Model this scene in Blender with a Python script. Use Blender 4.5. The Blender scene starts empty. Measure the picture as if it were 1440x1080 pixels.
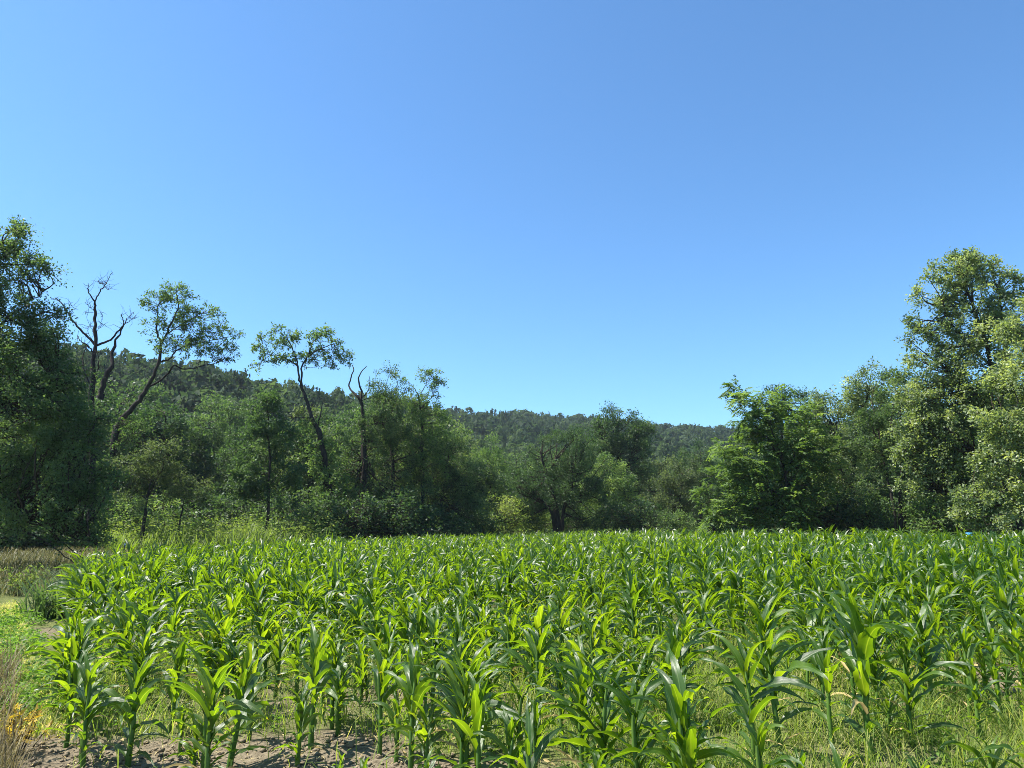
import bpy, math, random
import numpy as np
from mathutils import Vector, Matrix, noise as mnoise

# ---------------------------------------------------------------- camera, sky, sun, exposure
SC = bpy.context.scene
COL = SC.collection
F = 1040.0                      # focal length in pixels of the 1440 px wide photograph
PITCH = math.radians(10.78)
EYE = 1.7
cam_data = bpy.data.cameras.new('camera')
cam_data.sensor_width = 36.0
cam_data.lens = 36.0 * F / 1440.0
cam_data.clip_start = 0.1
cam_data.clip_end = 6000.0
cam = bpy.data.objects.new('camera', cam_data)
cam.location = (0, 0, EYE)
cam.rotation_euler = (math.pi / 2 + PITCH, 0, 0)
COL.objects.link(cam)
SC.camera = cam

SUN_EL = math.radians(56.0)
SUN_AZ = math.radians(-90.0)   # measured from straight ahead (+Y), negative = left
SKY_STRENGTH = 0.072
SUN_STRENGTH = 4.9
world = bpy.data.worlds.new('World')
SC.world = world
world.use_nodes = True
wn = world.node_tree
wn.nodes.clear()
sky = wn.nodes.new('ShaderNodeTexSky')
sky.sky_type = 'NISHITA'
sky.sun_disc = False
sky.sun_elevation = SUN_EL
sky.sun_rotation = SUN_AZ
sky.altitude = 300
sky.air_density = 1.0
sky.dust_density = 0.5
sky.ozone_density = 2.0
bg = wn.nodes.new('ShaderNodeBackground')
bg.inputs['Strength'].default_value = SKY_STRENGTH
wo = wn.nodes.new('ShaderNodeOutputWorld')
tone = wn.nodes.new('ShaderNodeMix')             # deeper, cleaner blue than the plain model
tone.data_type = 'RGBA'
tone.blend_type = 'MULTIPLY'
tone.inputs[0].default_value = 1.0
tone.inputs[7].default_value = (0.75, 1.16, 1.43, 1)
wn.links.new(sky.outputs['Color'], tone.inputs[6])
wn.links.new(tone.outputs[2], bg.inputs['Color'])
wn.links.new(bg.outputs['Background'], wo.inputs['Surface'])

sun_data = bpy.data.lights.new('sun', 'SUN')
sun_data.energy = SUN_STRENGTH
sun_data.angle = math.radians(0.53)
sun_data.color = (1.0, 0.95, 0.86)
sun = bpy.data.objects.new('sun', sun_data)
sd = Vector((math.sin(SUN_AZ) * math.cos(SUN_EL), math.cos(SUN_AZ) * math.cos(SUN_EL), math.sin(SUN_EL)))
sun.rotation_euler = sd.to_track_quat('Z', 'Y').to_euler()
sun.location = (0, 0, 40)
HAZE = 0.00017
COL.objects.link(sun)

SC.view_settings.view_transform = 'Standard'
SC.view_settings.look = 'None'
SC.view_settings.gamma = 1.0
SC.view_settings.use_curve_mapping = False
SC.view_settings.exposure = 1.24
SC.cycles.filter_width = 0.9
SC.cycles.denoising_prefilter = 'NONE'
SC.cycles.use_adaptive_sampling = False

rng = np.random.default_rng(7)
random.seed(7)
CP, SP = math.cos(PITCH), math.sin(PITCH)


def at(px, py, d):
    """world point seen at photo pixel (px, py) whose distance ahead (world Y) is d"""
    u, v = (px - 720) / F, (540 - py) / F
    y, z = CP - SP * v, SP + CP * v
    k = d / y
    return np.array((u * k, d, EYE + z * k))


def ground_at(px, py):
    u, v = (px - 720) / F, (540 - py) / F
    y, z = CP - SP * v, SP + CP * v
    k = -EYE / z
    return u * k, y * k


def project(x, y, z):
    dz = z - EYE
    depth = CP * y + SP * dz
    up = -SP * y + CP * dz
    depth = np.maximum(depth, 1e-6) if isinstance(depth, np.ndarray) else max(depth, 1e-6)
    return 720 + F * x / depth, 540 - F * up / depth


# ---------------------------------------------------------------- helpers
def nrm(a):
    return a / np.maximum(np.linalg.norm(a, axis=-1, keepdims=True), 1e-9)


def make_mesh(name, verts, quads=None, tris=None, mat=None, tint=None, uv=None, smooth=False):
    me = bpy.data.meshes.new(name)
    verts = np.asarray(verts, np.float32)
    nq = 0 if quads is None else len(quads)
    nt = 0 if tris is None else len(tris)
    me.vertices.add(len(verts))
    me.vertices.foreach_set('co', verts.ravel())
    loops = []
    if nq: loops.append(np.asarray(quads, np.int32).ravel())
    if nt: loops.append(np.asarray(tris, np.int32).ravel())
    lv = np.concatenate(loops)
    me.loops.add(len(lv))
    me.loops.foreach_set('vertex_index', lv)
    me.polygons.add(nq + nt)
    st = np.concatenate([np.arange(nq) * 4, nq * 4 + np.arange(nt) * 3]).astype(np.int32)
    me.polygons.foreach_set('loop_start', st)
    if smooth:
        me.polygons.foreach_set('use_smooth', np.ones(nq + nt, dtype=bool))
    if uv is not None:
        layer = me.uv_layers.new(name='UVMap')
        layer.data.foreach_set('uv', np.asarray(uv, np.float32)[lv].ravel())
    if tint is not None:
        a = me.attributes.new('tint', 'FLOAT', 'POINT')
        a.data.foreach_set('value', np.asarray(tint, np.float32))
    me.update(calc_edges=True)
    if mat: me.materials.append(mat)
    return me


def link(name, data, parent=None, loc=(0, 0, 0), rot=None, scale=None):
    o = bpy.data.objects.new(name, data)
    o.location = loc
    if rot is not None: o.rotation_euler = rot
    if scale is not None: o.scale = (scale, scale, scale) if isinstance(scale, (int, float)) else scale
    if parent is not None: o.parent = parent
    COL.objects.link(o)
    return o


def tag(o, label=None, cat=None, group=None, kind=None):
    if label: o['label'] = label
    if cat: o['category'] = cat
    if group: o['group'] = group
    if kind: o['kind'] = kind
    return o


class Geo:
    """collects verts, quads, tris, tint and uv"""
    def __init__(s):
        s.v, s.q, s.t, s.c, s.u, s.n = [], [], [], [], [], 0

    def add(s, v, q=None, t=None, tint=0.5, uv=None):
        v = np.asarray(v, float)
        if q is not None and len(q): s.q.append(np.asarray(q) + s.n)
        if t is not None and len(t): s.t.append(np.asarray(t) + s.n)
        s.v.append(v)
        s.c.append(np.full(len(v), tint) if np.isscalar(tint) else np.asarray(tint))
        s.u.append(np.zeros((len(v), 2)) if uv is None else uv)
        s.n += len(v)

    def mesh(s, name, mat, smooth=False, uv=False):
        return make_mesh(name, np.concatenate(s.v), np.concatenate(s.q) if s.q else None,
                         np.concatenate(s.t) if s.t else None, mat, np.concatenate(s.c),
                         np.concatenate(s.u) if uv else None, smooth)


def tube(pts, radii, sides=6):
    pts = np.asarray(pts, float)
    n = len(pts)
    radii = np.broadcast_to(np.asarray(radii, float), (n,))
    tang = nrm(np.gradient(pts, axis=0))
    ref = np.array((0.31, 0.94, 0.12))
    a = nrm(np.cross(tang, ref))
    b = np.cross(tang, a)
    ang = np.arange(sides) / sides * 2 * math.pi
    ring = a[:, None, :] * np.cos(ang)[None, :, None] + b[:, None, :] * np.sin(ang)[None, :, None]
    v = (pts[:, None, :] + ring * radii[:, None, None]).reshape(-1, 3)
    i = np.arange(n - 1)[:, None] * sides
    j = np.arange(sides)[None, :]
    k = (j + 1) % sides
    q = np.stack([i + j, i + k, i + sides + k, i + sides + j], -1).reshape(-1, 4)
    return v, q


def smooth_line(pts, n, wob=0.0, r=rng):
    """Catmull-Rom resample of a polyline"""
    pts = np.asarray(pts, float)
    if len(pts) < 3:
        t = np.linspace(0, 1, n)[:, None]
        out = pts[0] * (1 - t) + pts[-1] * t
    else:
        p = np.vstack([2 * pts[0] - pts[1], pts, 2 * pts[-1] - pts[-2]])
        out = []
        for t in np.linspace(0, len(pts) - 1 - 1e-6, n):
            i = int(t); f = t - i
            a, b, c, d = p[i], p[i + 1], p[i + 2], p[i + 3]
            out.append(.5 * ((2 * b) + (c - a) * f + (2 * a - 5 * b + 4 * c - d) * f * f + (3 * b - a - 3 * c + d) * f ** 3))
        out = np.array(out)
    if wob:
        w = r.normal(0, wob, out.shape); w[0] = 0
        out = out + w
    return out


def leaf_quads(c, d, L, wr, r, up=0.8):
    """rhombic leaves: base points c, directions d, lengths L"""
    n = len(c)
    d = nrm(d)
    nn = nrm(np.array((0, 0, up)) + r.normal(0, 0.6, (n, 3)))
    side = nrm(np.cross(d, nn))
    nn = np.cross(side, d)
    L = np.broadcast_to(L, (n,))[:, None]
    w = L * wr * 0.5
    mid = c + d * L * 0.45 + nn * L * 0.07
    tip = c + d * L - nn * L * 0.10
    v = np.stack([c, mid + side * w, tip, mid - side * w], 1).reshape(-1, 3)
    q = np.arange(n * 4).reshape(n, 4)
    return v, q


# ---------------------------------------------------------------- materials
def new_mat(name):
    m = bpy.data.materials.new(name)
    m.use_nodes = True
    nt = m.node_tree
    nt.nodes.clear()
    out = nt.nodes.new('ShaderNodeOutputMaterial')
    return m, nt, out


def N(nt, typ, **kw):
    n = nt.nodes.new(typ)
    for k, v in kw.items(): setattr(n, k, v)
    return n


def math_node(nt, op, a, b=None, clamp=False):
    n = N(nt, 'ShaderNodeMath', operation=op, use_clamp=clamp)
    for i, x in enumerate((a, b)):
        if x is None: continue
        if isinstance(x, (int, float)): n.inputs[i].default_value = x
        else: nt.links.new(x, n.inputs[i])
    return n.outputs[0]


def ramp(nt, fac, stops):
    n = N(nt, 'ShaderNodeValToRGB')
    el = n.color_ramp.elements
    while len(el) < len(stops): el.new(0.5)
    for e, (p, c) in zip(el, stops):
        e.position = p
        e.color = (*c, 1) if len(c) == 3 else c
    nt.links.new(fac, n.inputs[0])
    return n.outputs['Color']


def mixc(nt, fac, a, b, mode='MIX'):
    n = N(nt, 'ShaderNodeMix', data_type='RGBA', blend_type=mode)
    for sock, x in ((n.inputs[0], fac), (n.inputs[6], a), (n.inputs[7], b)):
        if isinstance(x, (int, float)): sock.default_value = x
        elif isinstance(x, tuple): sock.default_value = (*x, 1) if len(x) == 3 else x
        else: nt.links.new(x, sock)
    return n.outputs[2]


def foliage_mat(name, stops, trans_mul=(1.75, 1.85, 0.8), trans=0.45, rough=0.55, spec=0.28, noise_scale=0.6, rand=0.25, noise_amt=0.35, gain=1.5):
    """leaf material: colour from per leaf tint + per object random + soft noise; part of the light passes through"""
    m, nt, out = new_mat(name)
    at_ = N(nt, 'ShaderNodeAttribute', attribute_name='tint')
    oi = N(nt, 'ShaderNodeObjectInfo')
    geo = N(nt, 'ShaderNodeNewGeometry')
    nz = N(nt, 'ShaderNodeTexNoise')
    nz.inputs['Scale'].default_value = noise_scale
    nz.inputs['Detail'].default_value = 2
    nt.links.new(geo.outputs['Position'], nz.inputs['Vector'])
    a = math_node(nt, 'MULTIPLY', math_node(nt, 'SUBTRACT', oi.outputs['Random'], 0.5), rand)
    b = math_node(nt, 'MULTIPLY', math_node(nt, 'SUBTRACT', nz.outputs['Fac'], 0.5), noise_amt * 2)
    f = math_node(nt, 'ADD', math_node(nt, 'ADD', at_.outputs['Fac'], a), b, True)
    stops = [(p_, tuple(c_ * gain for c_ in cc)) for p_, cc in stops]
    col = ramp(nt, f, stops)
    p = N(nt, 'ShaderNodeBsdfPrincipled')
    p.inputs['Roughness'].default_value = rough
    p.inputs['Specular IOR Level'].default_value = spec
    nt.links.new(col, p.inputs['Base Color'])
    tr = N(nt, 'ShaderNodeBsdfTranslucent')
    nt.links.new(mixc(nt, 1.0, col, trans_mul, 'MULTIPLY'), tr.inputs['Color'])
    mx = N(nt, 'ShaderNodeMixShader')
    mx.inputs[0].default_value = trans
    nt.links.new(p.outputs[0], mx.inputs[1])
    nt.links.new(tr.outputs[0], mx.inputs[2])
    nt.links.new(mx.outputs[0], out.inputs['Surface'])
    return m


def corn_mat():
    m, nt, out = new_mat('corn_leaf')
    uv = N(nt, 'ShaderNodeUVMap', uv_map='UVMap')
    sep = N(nt, 'ShaderNodeSeparateXYZ')
    nt.links.new(uv.outputs[0], sep.inputs[0])
    at_ = N(nt, 'ShaderNodeAttribute', attribute_name='tint')
    oi = N(nt, 'ShaderNodeObjectInfo')
    f = math_node(nt, 'ADD', at_.outputs['Fac'], math_node(nt, 'MULTIPLY', math_node(nt, 'SUBTRACT', oi.outputs['Random'], 0.5), 0.7))
    geo = N(nt, 'ShaderNodeNewGeometry')
    nz = N(nt, 'ShaderNodeTexNoise')
    nz.inputs['Scale'].default_value = 7.0
    nt.links.new(geo.outputs['Position'], nz.inputs['Vector'])
    f = math_node(nt, 'ADD', f, math_node(nt, 'MULTIPLY', math_node(nt, 'SUBTRACT', nz.outputs['Fac'], 0.5), 0.35), True)
    col = ramp(nt, f, [(0.0, (0.018, 0.048, 0.009)), (0.45, (0.036, 0.084, 0.009)), (0.8, (0.058, 0.117, 0.011)), (1.0, (0.095, 0.155, 0.020))])
    # parallel veins and pale midrib
    across = math_node(nt, 'ABSOLUTE', math_node(nt, 'SUBTRACT', sep.outputs['Y'], 0.5))
    rib = math_node(nt, 'SUBTRACT', 1.0, math_node(nt, 'MULTIPLY', across, 16.0), True)
    veins = math_node(nt, 'MULTIPLY', math_node(nt, 'SINE', math_node(nt, 'MULTIPLY', sep.outputs['Y'], 110.0)), 0.5)
    vv = math_node(nt, 'ADD', math_node(nt, 'MULTIPLY', veins, 0.22), 1.0)
    col = mixc(nt, 1.0, col, N_comb(nt, vv), 'MULTIPLY')
    col = mixc(nt, math_node(nt, 'MULTIPLY', rib, 0.6), col, (0.15, 0.24, 0.07))
    # dried tip on some leaves
    tipf = math_node(nt, 'MULTIPLY', math_node(nt, 'SUBTRACT', sep.outputs['X'], 0.9), 10.0, True)
    tipf = math_node(nt, 'MULTIPLY', tipf, math_node(nt, 'GREATER_THAN', oi.outputs['Random'], 0.72))
    col = mixc(nt, math_node(nt, 'MULTIPLY', tipf, 0.7), col, (0.25, 0.19, 0.07))
    p = N(nt, 'ShaderNodeBsdfPrincipled')
    nt.links.new(math_node(nt, 'ADD', math_node(nt, 'MULTIPLY', nz.outputs['Fac'], 0.28), 0.22), p.inputs['Roughness'])
    p.inputs['Specular IOR Level'].default_value = 0.68
    nt.links.new(col, p.inputs['Base Color'])
    bump = N(nt, 'ShaderNodeBump')
    bump.inputs['Strength'].default_value = 0.25
    bump.inputs['Distance'].default_value = 0.002
    nt.links.new(veins, bump.inputs['Height'])
    nt.links.new(bump.outputs[0], p.inputs['Normal'])
    tr = N(nt, 'ShaderNodeBsdfTranslucent')
    nt.links.new(mixc(nt, 1.0, col, (5.4, 4.1, 0.6), 'MULTIPLY'), tr.inputs['Color'])
    mx = N(nt, 'ShaderNodeMixShader')
    mx.inputs[0].default_value = 0.47
    nt.links.new(p.outputs[0], mx.inputs[1])
    nt.links.new(tr.outputs[0], mx.inputs[2])
    nt.links.new(mx.outputs[0], out.inputs['Surface'])
    return m


def N_comb(nt, val):
    n = N(nt, 'ShaderNodeCombineColor')
    for i in range(3): nt.links.new(val, n.inputs[i])
    return n.outputs[0]


def bark_mat(name, a, b, scale=8.0):
    m, nt, out = new_mat(name)
    tc = N(nt, 'ShaderNodeTexCoord')
    mp = N(nt, 'ShaderNodeMapping')
    mp.inputs['Scale'].default_value = (1, 1, 0.25)
    nt.links.new(tc.outputs['Object'], mp.inputs[0])
    nz = N(nt, 'ShaderNodeTexNoise')
    nz.inputs['Scale'].default_value = scale
    nz.inputs['Detail'].default_value = 5
    nt.links.new(mp.outputs[0], nz.inputs['Vector'])
    col = ramp(nt, nz.outputs['Fac'], [(0.3, a), (0.7, b)])
    p = N(nt, 'ShaderNodeBsdfPrincipled')
    p.inputs['Roughness'].default_value = 0.9
    p.inputs['Specular IOR Level'].default_value = 0.15
    nt.links.new(col, p.inputs['Base Color'])
    bump = N(nt, 'ShaderNodeBump')
    bump.inputs['Strength'].default_value = 0.6
    bump.inputs['Distance'].default_value = 0.03
    nt.links.new(nz.outputs['Fac'], bump.inputs['Height'])
    nt.links.new(bump.outputs[0], p.inputs['Normal'])
    nt.links.new(p.outputs[0], out.inputs['Surface'])
    return m


def plain_mat(name, c, rough=0.8, spec=0.3):
    m, nt, out = new_mat(name)
    p = N(nt, 'ShaderNodeBsdfPrincipled')
    nz = N(nt, 'ShaderNodeTexNoise')
    nz.inputs['Scale'].default_value = 9
    tc = N(nt, 'ShaderNodeTexCoord')
    nt.links.new(tc.outputs['Object'], nz.inputs['Vector'])
    col = ramp(nt, nz.outputs['Fac'], [(0.3, tuple(x * 0.75 for x in c)), (0.7, tuple(min(1, x * 1.15) for x in c))])
    nt.links.new(col, p.inputs['Base Color'])
    p.inputs['Roughness'].default_value = rough
    p.inputs['Specular IOR Level'].default_value = spec
    nt.links.new(p.outputs[0], out.inputs['Surface'])
    return m


M = {}
M['corn'] = corn_mat()
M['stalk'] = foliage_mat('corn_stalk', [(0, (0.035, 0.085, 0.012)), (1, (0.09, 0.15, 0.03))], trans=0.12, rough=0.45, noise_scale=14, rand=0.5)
M['dryleaf'] = foliage_mat('dry_corn_leaf', [(0, (0.22, 0.16, 0.06)), (1, (0.38, 0.31, 0.14))], (1, 1, 1), 0.3, 0.6)
G_DARK = [(0, (0.016, 0.034, 0.016)), (0.5, (0.032, 0.060, 0.026)), (1, (0.062, 0.098, 0.040))]
G_MID = [(0, (0.026, 0.046, 0.020)), (0.5, (0.050, 0.083, 0.034)), (1, (0.095, 0.130, 0.055))]
G_LIGHT = [(0, (0.036, 0.066, 0.022)), (0.5, (0.068, 0.112, 0.036)), (1, (0.13, 0.17, 0.065))]
G_YEL = [(0, (0.05, 0.075, 0.018)), (0.5, (0.092, 0.125, 0.032)), (1, (0.155, 0.175, 0.058))]
G_OLIVE = [(0, (0.026, 0.040, 0.020)), (0.5, (0.052, 0.073, 0.034)), (1, (0.10, 0.122, 0.058))]
M['dark'] = foliage_mat('leaf_dark', G_DARK, rough=0.5, spec=0.35)
M['mid'] = foliage_mat('leaf_mid', G_MID)
M['light'] = foliage_mat('leaf_light', G_LIGHT)
M['pale'] = foliage_mat('leaf_pale', [(0, (0.04, 0.065, 0.032)), (0.5, (0.085, 0.115, 0.054)), (1, (0.18, 0.21, 0.11))], trans_mul=(2.1, 2.1, .8), trans=0.48, rough=0.45, spec=0.5, gain=1.6)
M['yellow'] = foliage_mat('leaf_yellow_green', G_YEL, gain=1.7)
M['olive'] = foliage_mat('leaf_olive', G_OLIVE)
M['pinnate'] = foliage_mat('leaf_compound', [(0, (0.030, 0.054, 0.018)), (0.5, (0.058, 0.095, 0.030)), (1, (0.105, 0.150, 0.050))], (1.9, 1.9, .7), gain=1.8)
M['forest'] = foliage_mat('leaf_forest', [(0, (0.013, 0.026, 0.015)), (0.5, (0.028, 0.048, 0.024)), (1, (0.058, 0.084, 0.040))], (1.4, 1.5, .8), gain=1.35, noise_scale=0.03, noise_amt=0.85, rough=0.75, spec=0.12)
M['grass'] = foliage_mat('grass_blade', [(0, (0.05, 0.085, 0.014)), (0.5, (0.11, 0.155, 0.028)), (0.8, (0.19, 0.205, 0.055)), (1, (0.34, 0.30, 0.14))], trans=0.5, noise_scale=0.9, noise_amt=0.3)
M['straw'] = foliage_mat('straw_blade', [(0, (0.055, 0.044, 0.020)), (0.5, (0.125, 0.100, 0.045)), (0.85, (0.22, 0.185, 0.09)), (1, (0.12, 0.14, 0.04))], (1.1, 1.1, .8), 0.35, noise_scale=0.5)
M['drygrass'] = foliage_mat('dry_grass_blade', [(0, (0.036, 0.038, 0.014)), (0.4, (0.072, 0.070, 0.025)), (0.7, (0.125, 0.112, 0.042)), (1, (0.070, 0.095, 0.022))], (1.1, 1.1, .8), 0.3, noise_scale=0.5)
M['weed'] = foliage_mat('weed_leaf', [(0, (0.04, 0.09, 0.012)), (0.5, (0.08, 0.15, 0.022)), (1, (0.14, 0.20, 0.04))], trans=0.42, noise_scale=0.8)
M['amber'] = foliage_mat('yellowing_leaf', [(0, (0.18, 0.12, 0.02)), (0.5, (0.38, 0.27, 0.03)), (1, (0.5, 0.4, 0.06))], (1.1, 1.05, .6), 0.4)
M['bark'] = bark_mat('bark_grey', (0.016, 0.014, 0.012), (0.045, 0.039, 0.032))
M['deadwood'] = bark_mat('bark_dead', (0.014, 0.011, 0.012), (0.036, 0.030, 0.028))
M['twig'] = bark_mat('twig_bark', (0.028, 0.022, 0.016), (0.06, 0.048, 0.034), 20)
M['clod'] = plain_mat('soil_clod', (0.215, 0.175, 0.12), 0.95, 0.1)
M['tarp'] = plain_mat('blue_plastic', (0.05, 0.22, 0.42), 0.4, 0.5)
M['post'] = plain_mat('weathered_wood', (0.16, 0.13, 0.10), 0.9, 0.1)
M['white'] = plain_mat('white_paint', (0.75, 0.74, 0.70), 0.6, 0.3)


def ground_mat():
    m, nt, out = new_mat('ground_soil_and_grass')
    geo = N(nt, 'ShaderNodeNewGeometry')
    at_ = N(nt, 'ShaderNodeAttribute', attribute_name='tint')     # 0 soil .. 1 grass, modelled per vertex
    n1 = N(nt, 'ShaderNodeTexNoise'); n1.inputs['Scale'].default_value = 17; n1.inputs['Detail'].default_value = 8; n1.inputs['Roughness'].default_value = 0.7
    n2 = N(nt, 'ShaderNodeTexNoise'); n2.inputs['Scale'].default_value = 1.1; n2.inputs['Detail'].default_value = 4
    n3 = N(nt, 'ShaderNodeTexVoronoi'); n3.inputs['Scale'].default_value = 26
    for n in (n1, n2, n3): nt.links.new(geo.outputs['Position'], n.inputs['Vector'])
    soil = ramp(nt, n1.outputs['Fac'], [(0.30, (0.075, 0.060, 0.040)), (0.48, (0.175, 0.143, 0.097)), (0.62, (0.27, 0.225, 0.155)), (0.78, (0.40, 0.345, 0.25))])
    soil = mixc(nt, 0.25, soil, ramp(nt, n2.outputs['Fac'], [(0.3, (0.10, 0.08, 0.052)), (0.7, (0.21, 0.175, 0.12))]))
    grass = ramp(nt, n1.outputs['Fac'], [(0.3, (0.055, 0.072, 0.022)), (0.5, (0.115, 0.135, 0.042)), (0.72, (0.215, 0.21, 0.085))])
    g = math_node(nt, 'ADD', at_.outputs['Fac'], math_node(nt, 'MULTIPLY', math_node(nt, 'SUBTRACT', n2.outputs['Fac'], 0.5), 1.6))
    g = math_node(nt, 'ADD', g, math_node(nt, 'MULTIPLY', math_node(nt, 'SUBTRACT', n1.outputs['Fac'], 0.5), 0.9))
    g = math_node(nt, 'MULTIPLY', math_node(nt, 'SUBTRACT', g, 0.32), 3.0, True)
    col = mixc(nt, g, soil, grass)
    p = N(nt, 'ShaderNodeBsdfPrincipled')
    p.inputs['Roughness'].default_value = 0.95
    p.inputs['Specular IOR Level'].default_value = 0.1
    nt.links.new(col, p.inputs['Base Color'])
    h = math_node(nt, 'ADD', n1.outputs['Fac'], math_node(nt, 'MULTIPLY', n3.outputs['Distance'], 0.5))
    bump = N(nt, 'ShaderNodeBump')
    bump.inputs['Strength'].default_value = 0.9
    bump.inputs['Distance'].default_value = 0.035
    nt.links.new(h, bump.inputs['Height'])
    nt.links.new(bump.outputs[0], p.inputs['Normal'])
    nt.links.new(p.outputs[0], out.inputs['Surface'])
    return m


M['ground'] = ground_mat()
M['hill'] = plain_mat('hill_floor', (0.035, 0.045, 0.018), 0.95, 0.1)

# ---------------------------------------------------------------- field layout
ROW_DIR = np.array((-0.574, 0.819))          # rows run away to the left
ROW_NRM = np.array((0.819, 0.574))
ROW0, ROW_STEP = 0.78, 0.60
FAR_EDGE = [(-30, 13.5), (-11.0, 17.5), (-12.0, 28), (-7.5, 43), (0, 57), (9, 56), (14.5, 42), (19, 36), (25, 33), (34, 20), (40, 5)]


def far_limit(x):
    xs = [p[0] for p in FAR_EDGE]
    # the polyline is not a function of x on its left bend: use the outermost value
    if x < -12: return -1.0
    best = 0
    for (x0, y0), (x1, y1) in zip(FAR_EDGE[1:], FAR_EDGE[2:]):
        lo, hi = min(x0, x1), max(x0, x1)
        if lo <= x <= hi and hi > lo:
            best = max(best, y0 + (y1 - y0) * (x - x0) / (x1 - x0))
    return best


def in_field(x, y):
    n = ROW_NRM[0] * x + ROW_NRM[1] * y
    if n < ROW0 - 0.25 + max(0, y - 6) * .115: return False
    return y < far_limit(x)


def near_edge(x):
    return 4.9 if x < -0.4 else 4.1


def corn_height(x, y):
    h = 1.02 + 0.32 * min(1, max(0, (x - 1.0) / 14)) + 0.16 * mnoise.noise(Vector((x * .35, y * .35, 3.1))) + 0.10 * mnoise.noise(Vector((x * 1.7, y * 1.7, 9)))
    h += 0.10 * min(1, max(0, (y - 12) / 25))
    if x < -1.2 and y < 8: h -= 0.10
    return h * .86


def ground_z(x, y):
    """field is almost level; small clods and tillage ridges near the camera"""
    near = max(0.0, 1 - max(0, y - 4) / 14)
    z = 0
    if near > 0 and abs(x) < 16:
        n = ROW_NRM[0] * x + ROW_NRM[1] * y
        z += near * (0.012 * math.cos((n - ROW0) / ROW_STEP * 2 * math.pi) + 0.022 * mnoise.noise(Vector((x * 2.6, y * 2.6, 0))) + 0.009 * mnoise.noise(Vector((x * 9, y * 9, 4))))
    return z


def build_ground():
    def axis(breaks):
        out = []
        for a, b, s in breaks: out += list(np.arange(a, b, s))
        return np.array(out + [breaks[-1][1]])
    xs = axis([(-1500, -200, 130), (-200, -40, 16), (-40, -8, 2), (-8, 7, 0.075), (7, 40, 2), (40, 200, 16), (200, 1500, 130)])
    ys = axis([(-900, -100, 100), (-100, -10, 10), (-10, 3.5, 0.9), (3.5, 9, 0.075), (9, 16, 0.25), (16, 60, 2), (60, 140, 10), (140, 1900, 110)])
    X, Y = np.meshgrid(xs, ys)
    Z = np.zeros_like(X); T = np.zeros_like(X)
    for i in range(len(ys)):
        for j in range(len(xs)):
            x, y = X[i, j], Y[i, j]
            if -9 < x < 9 and 2 < y < 18: Z[i, j] = ground_z(x, y)
            T[i, j] = grass_amount(x, y)
    nx, ny = len(xs), len(ys)
    idx = np.arange(nx * ny).reshape(ny, nx)
    q = np.stack([idx[:-1, :-1], idx[:-1, 1:], idx[1:, 1:], idx[1:, :-1]], -1).reshape(-1, 4)
    v = np.stack([X, Y, Z], -1).reshape(-1, 3)
    me = make_mesh('ground', v, q, mat=M['ground'], tint=T.ravel(), smooth=True)
    return tag(link('ground', me), kind='structure')


def grass_amount(x, y):
    """how grassy the ground is: bare soil at the near left corner and in patches, grass elsewhere"""
    n = ROW_NRM[0] * x + ROW_NRM[1] * y
    g = 0.70 + 0.5 * mnoise.noise(Vector((x * .45, y * .45, 12)))
    # bare near-left corner
    px, py = project(x, y, 0) if y > 1 else (720, 1080)
    if y < 6.7 and x < -0.3:
        s = min(1, (6.7 - y) / .8) * min(1, (-0.3 - x) / .9)
        g -= 0.95 * max(0, s)
    d = math.hypot(x - 5.6, y - 8.8)
    g -= 0.8 * max(0, 1 - d / 1.4)
    d = math.hypot(x + 0.1, y - 5.4)
    g -= 0.8 * max(0, 1 - d / 0.9)
    if n < ROW0 - .2 and y > 7.0: g = 0.95
    if y > 22: g = max(g, .6)
    return max(0, min(1, g))


build_ground()


# ---------------------------------------------------------------- hills
def polar(px):
    p = at(px, 738, 1.0)
    return p[0]


RIDGE_PX = np.array([-400, 0, 100, 190, 330, 480, 620, 720, 830, 930, 1030, 1150, 1300, 1900])
RIDGE_PY = np.array([484, 484, 494, 505, 532, 555, 582, 587, 594, 602, 607, 606, 600, 590])
RIDGE_R = np.array([210, 215, 220, 225, 235, 260, 420, 500, 540, 580, 620, 640, 640, 640])
SPUR_PX = np.array([-400, 100, 330, 480, 620, 700, 780, 900])
SPUR_PY = np.array([484, 494, 535, 566, 610, 650, 700, 738])
SPUR_R = 215.0
TREE_H = 10.0


def hill_height(x, y):
    r = math.hypot(x, y)
    if y < 20: return -2.0
    px = 720 + F * (x / y) * CP * 1.02          # azimuth as a photo column at the horizon
    px = min(1900, max(-400, px))
    ry, rr = np.interp(px, RIDGE_PX, RIDGE_PY), np.interp(px, RIDGE_PX, RIDGE_R)
    cosu = y / r
    H = at(px, ry, rr * cosu)[2] - TREE_H
    t = (r - 120) / (rr - 120)
    if t <= 0: z = 0
    elif t <= 1: z = H * (0.35 * t + 0.65 * t * t * (3 - 2 * t))
    else: z = H * max(0.0, 1 - 0.15 * (t - 1))
    sy = np.interp(px, SPUR_PX, SPUR_PY)
    if sy < 730:
        Hs = max(0, at(px, sy, SPUR_R * cosu)[2] - TREE_H)
        t2 = (r - 95) / (SPUR_R - 95)
        zs = 0 if t2 <= 0 else Hs * (t2 * t2 * (3 - 2 * t2)) if t2 <= 1 else Hs * max(0, 1 - 0.8 * (t2 - 1))
        z = max(z, zs)
    if z > 0: z += 2.5 * mnoise.noise(Vector((x * .012, y * .012, 5))) * min(1, z / 10)
    return z - 0.5


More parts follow.
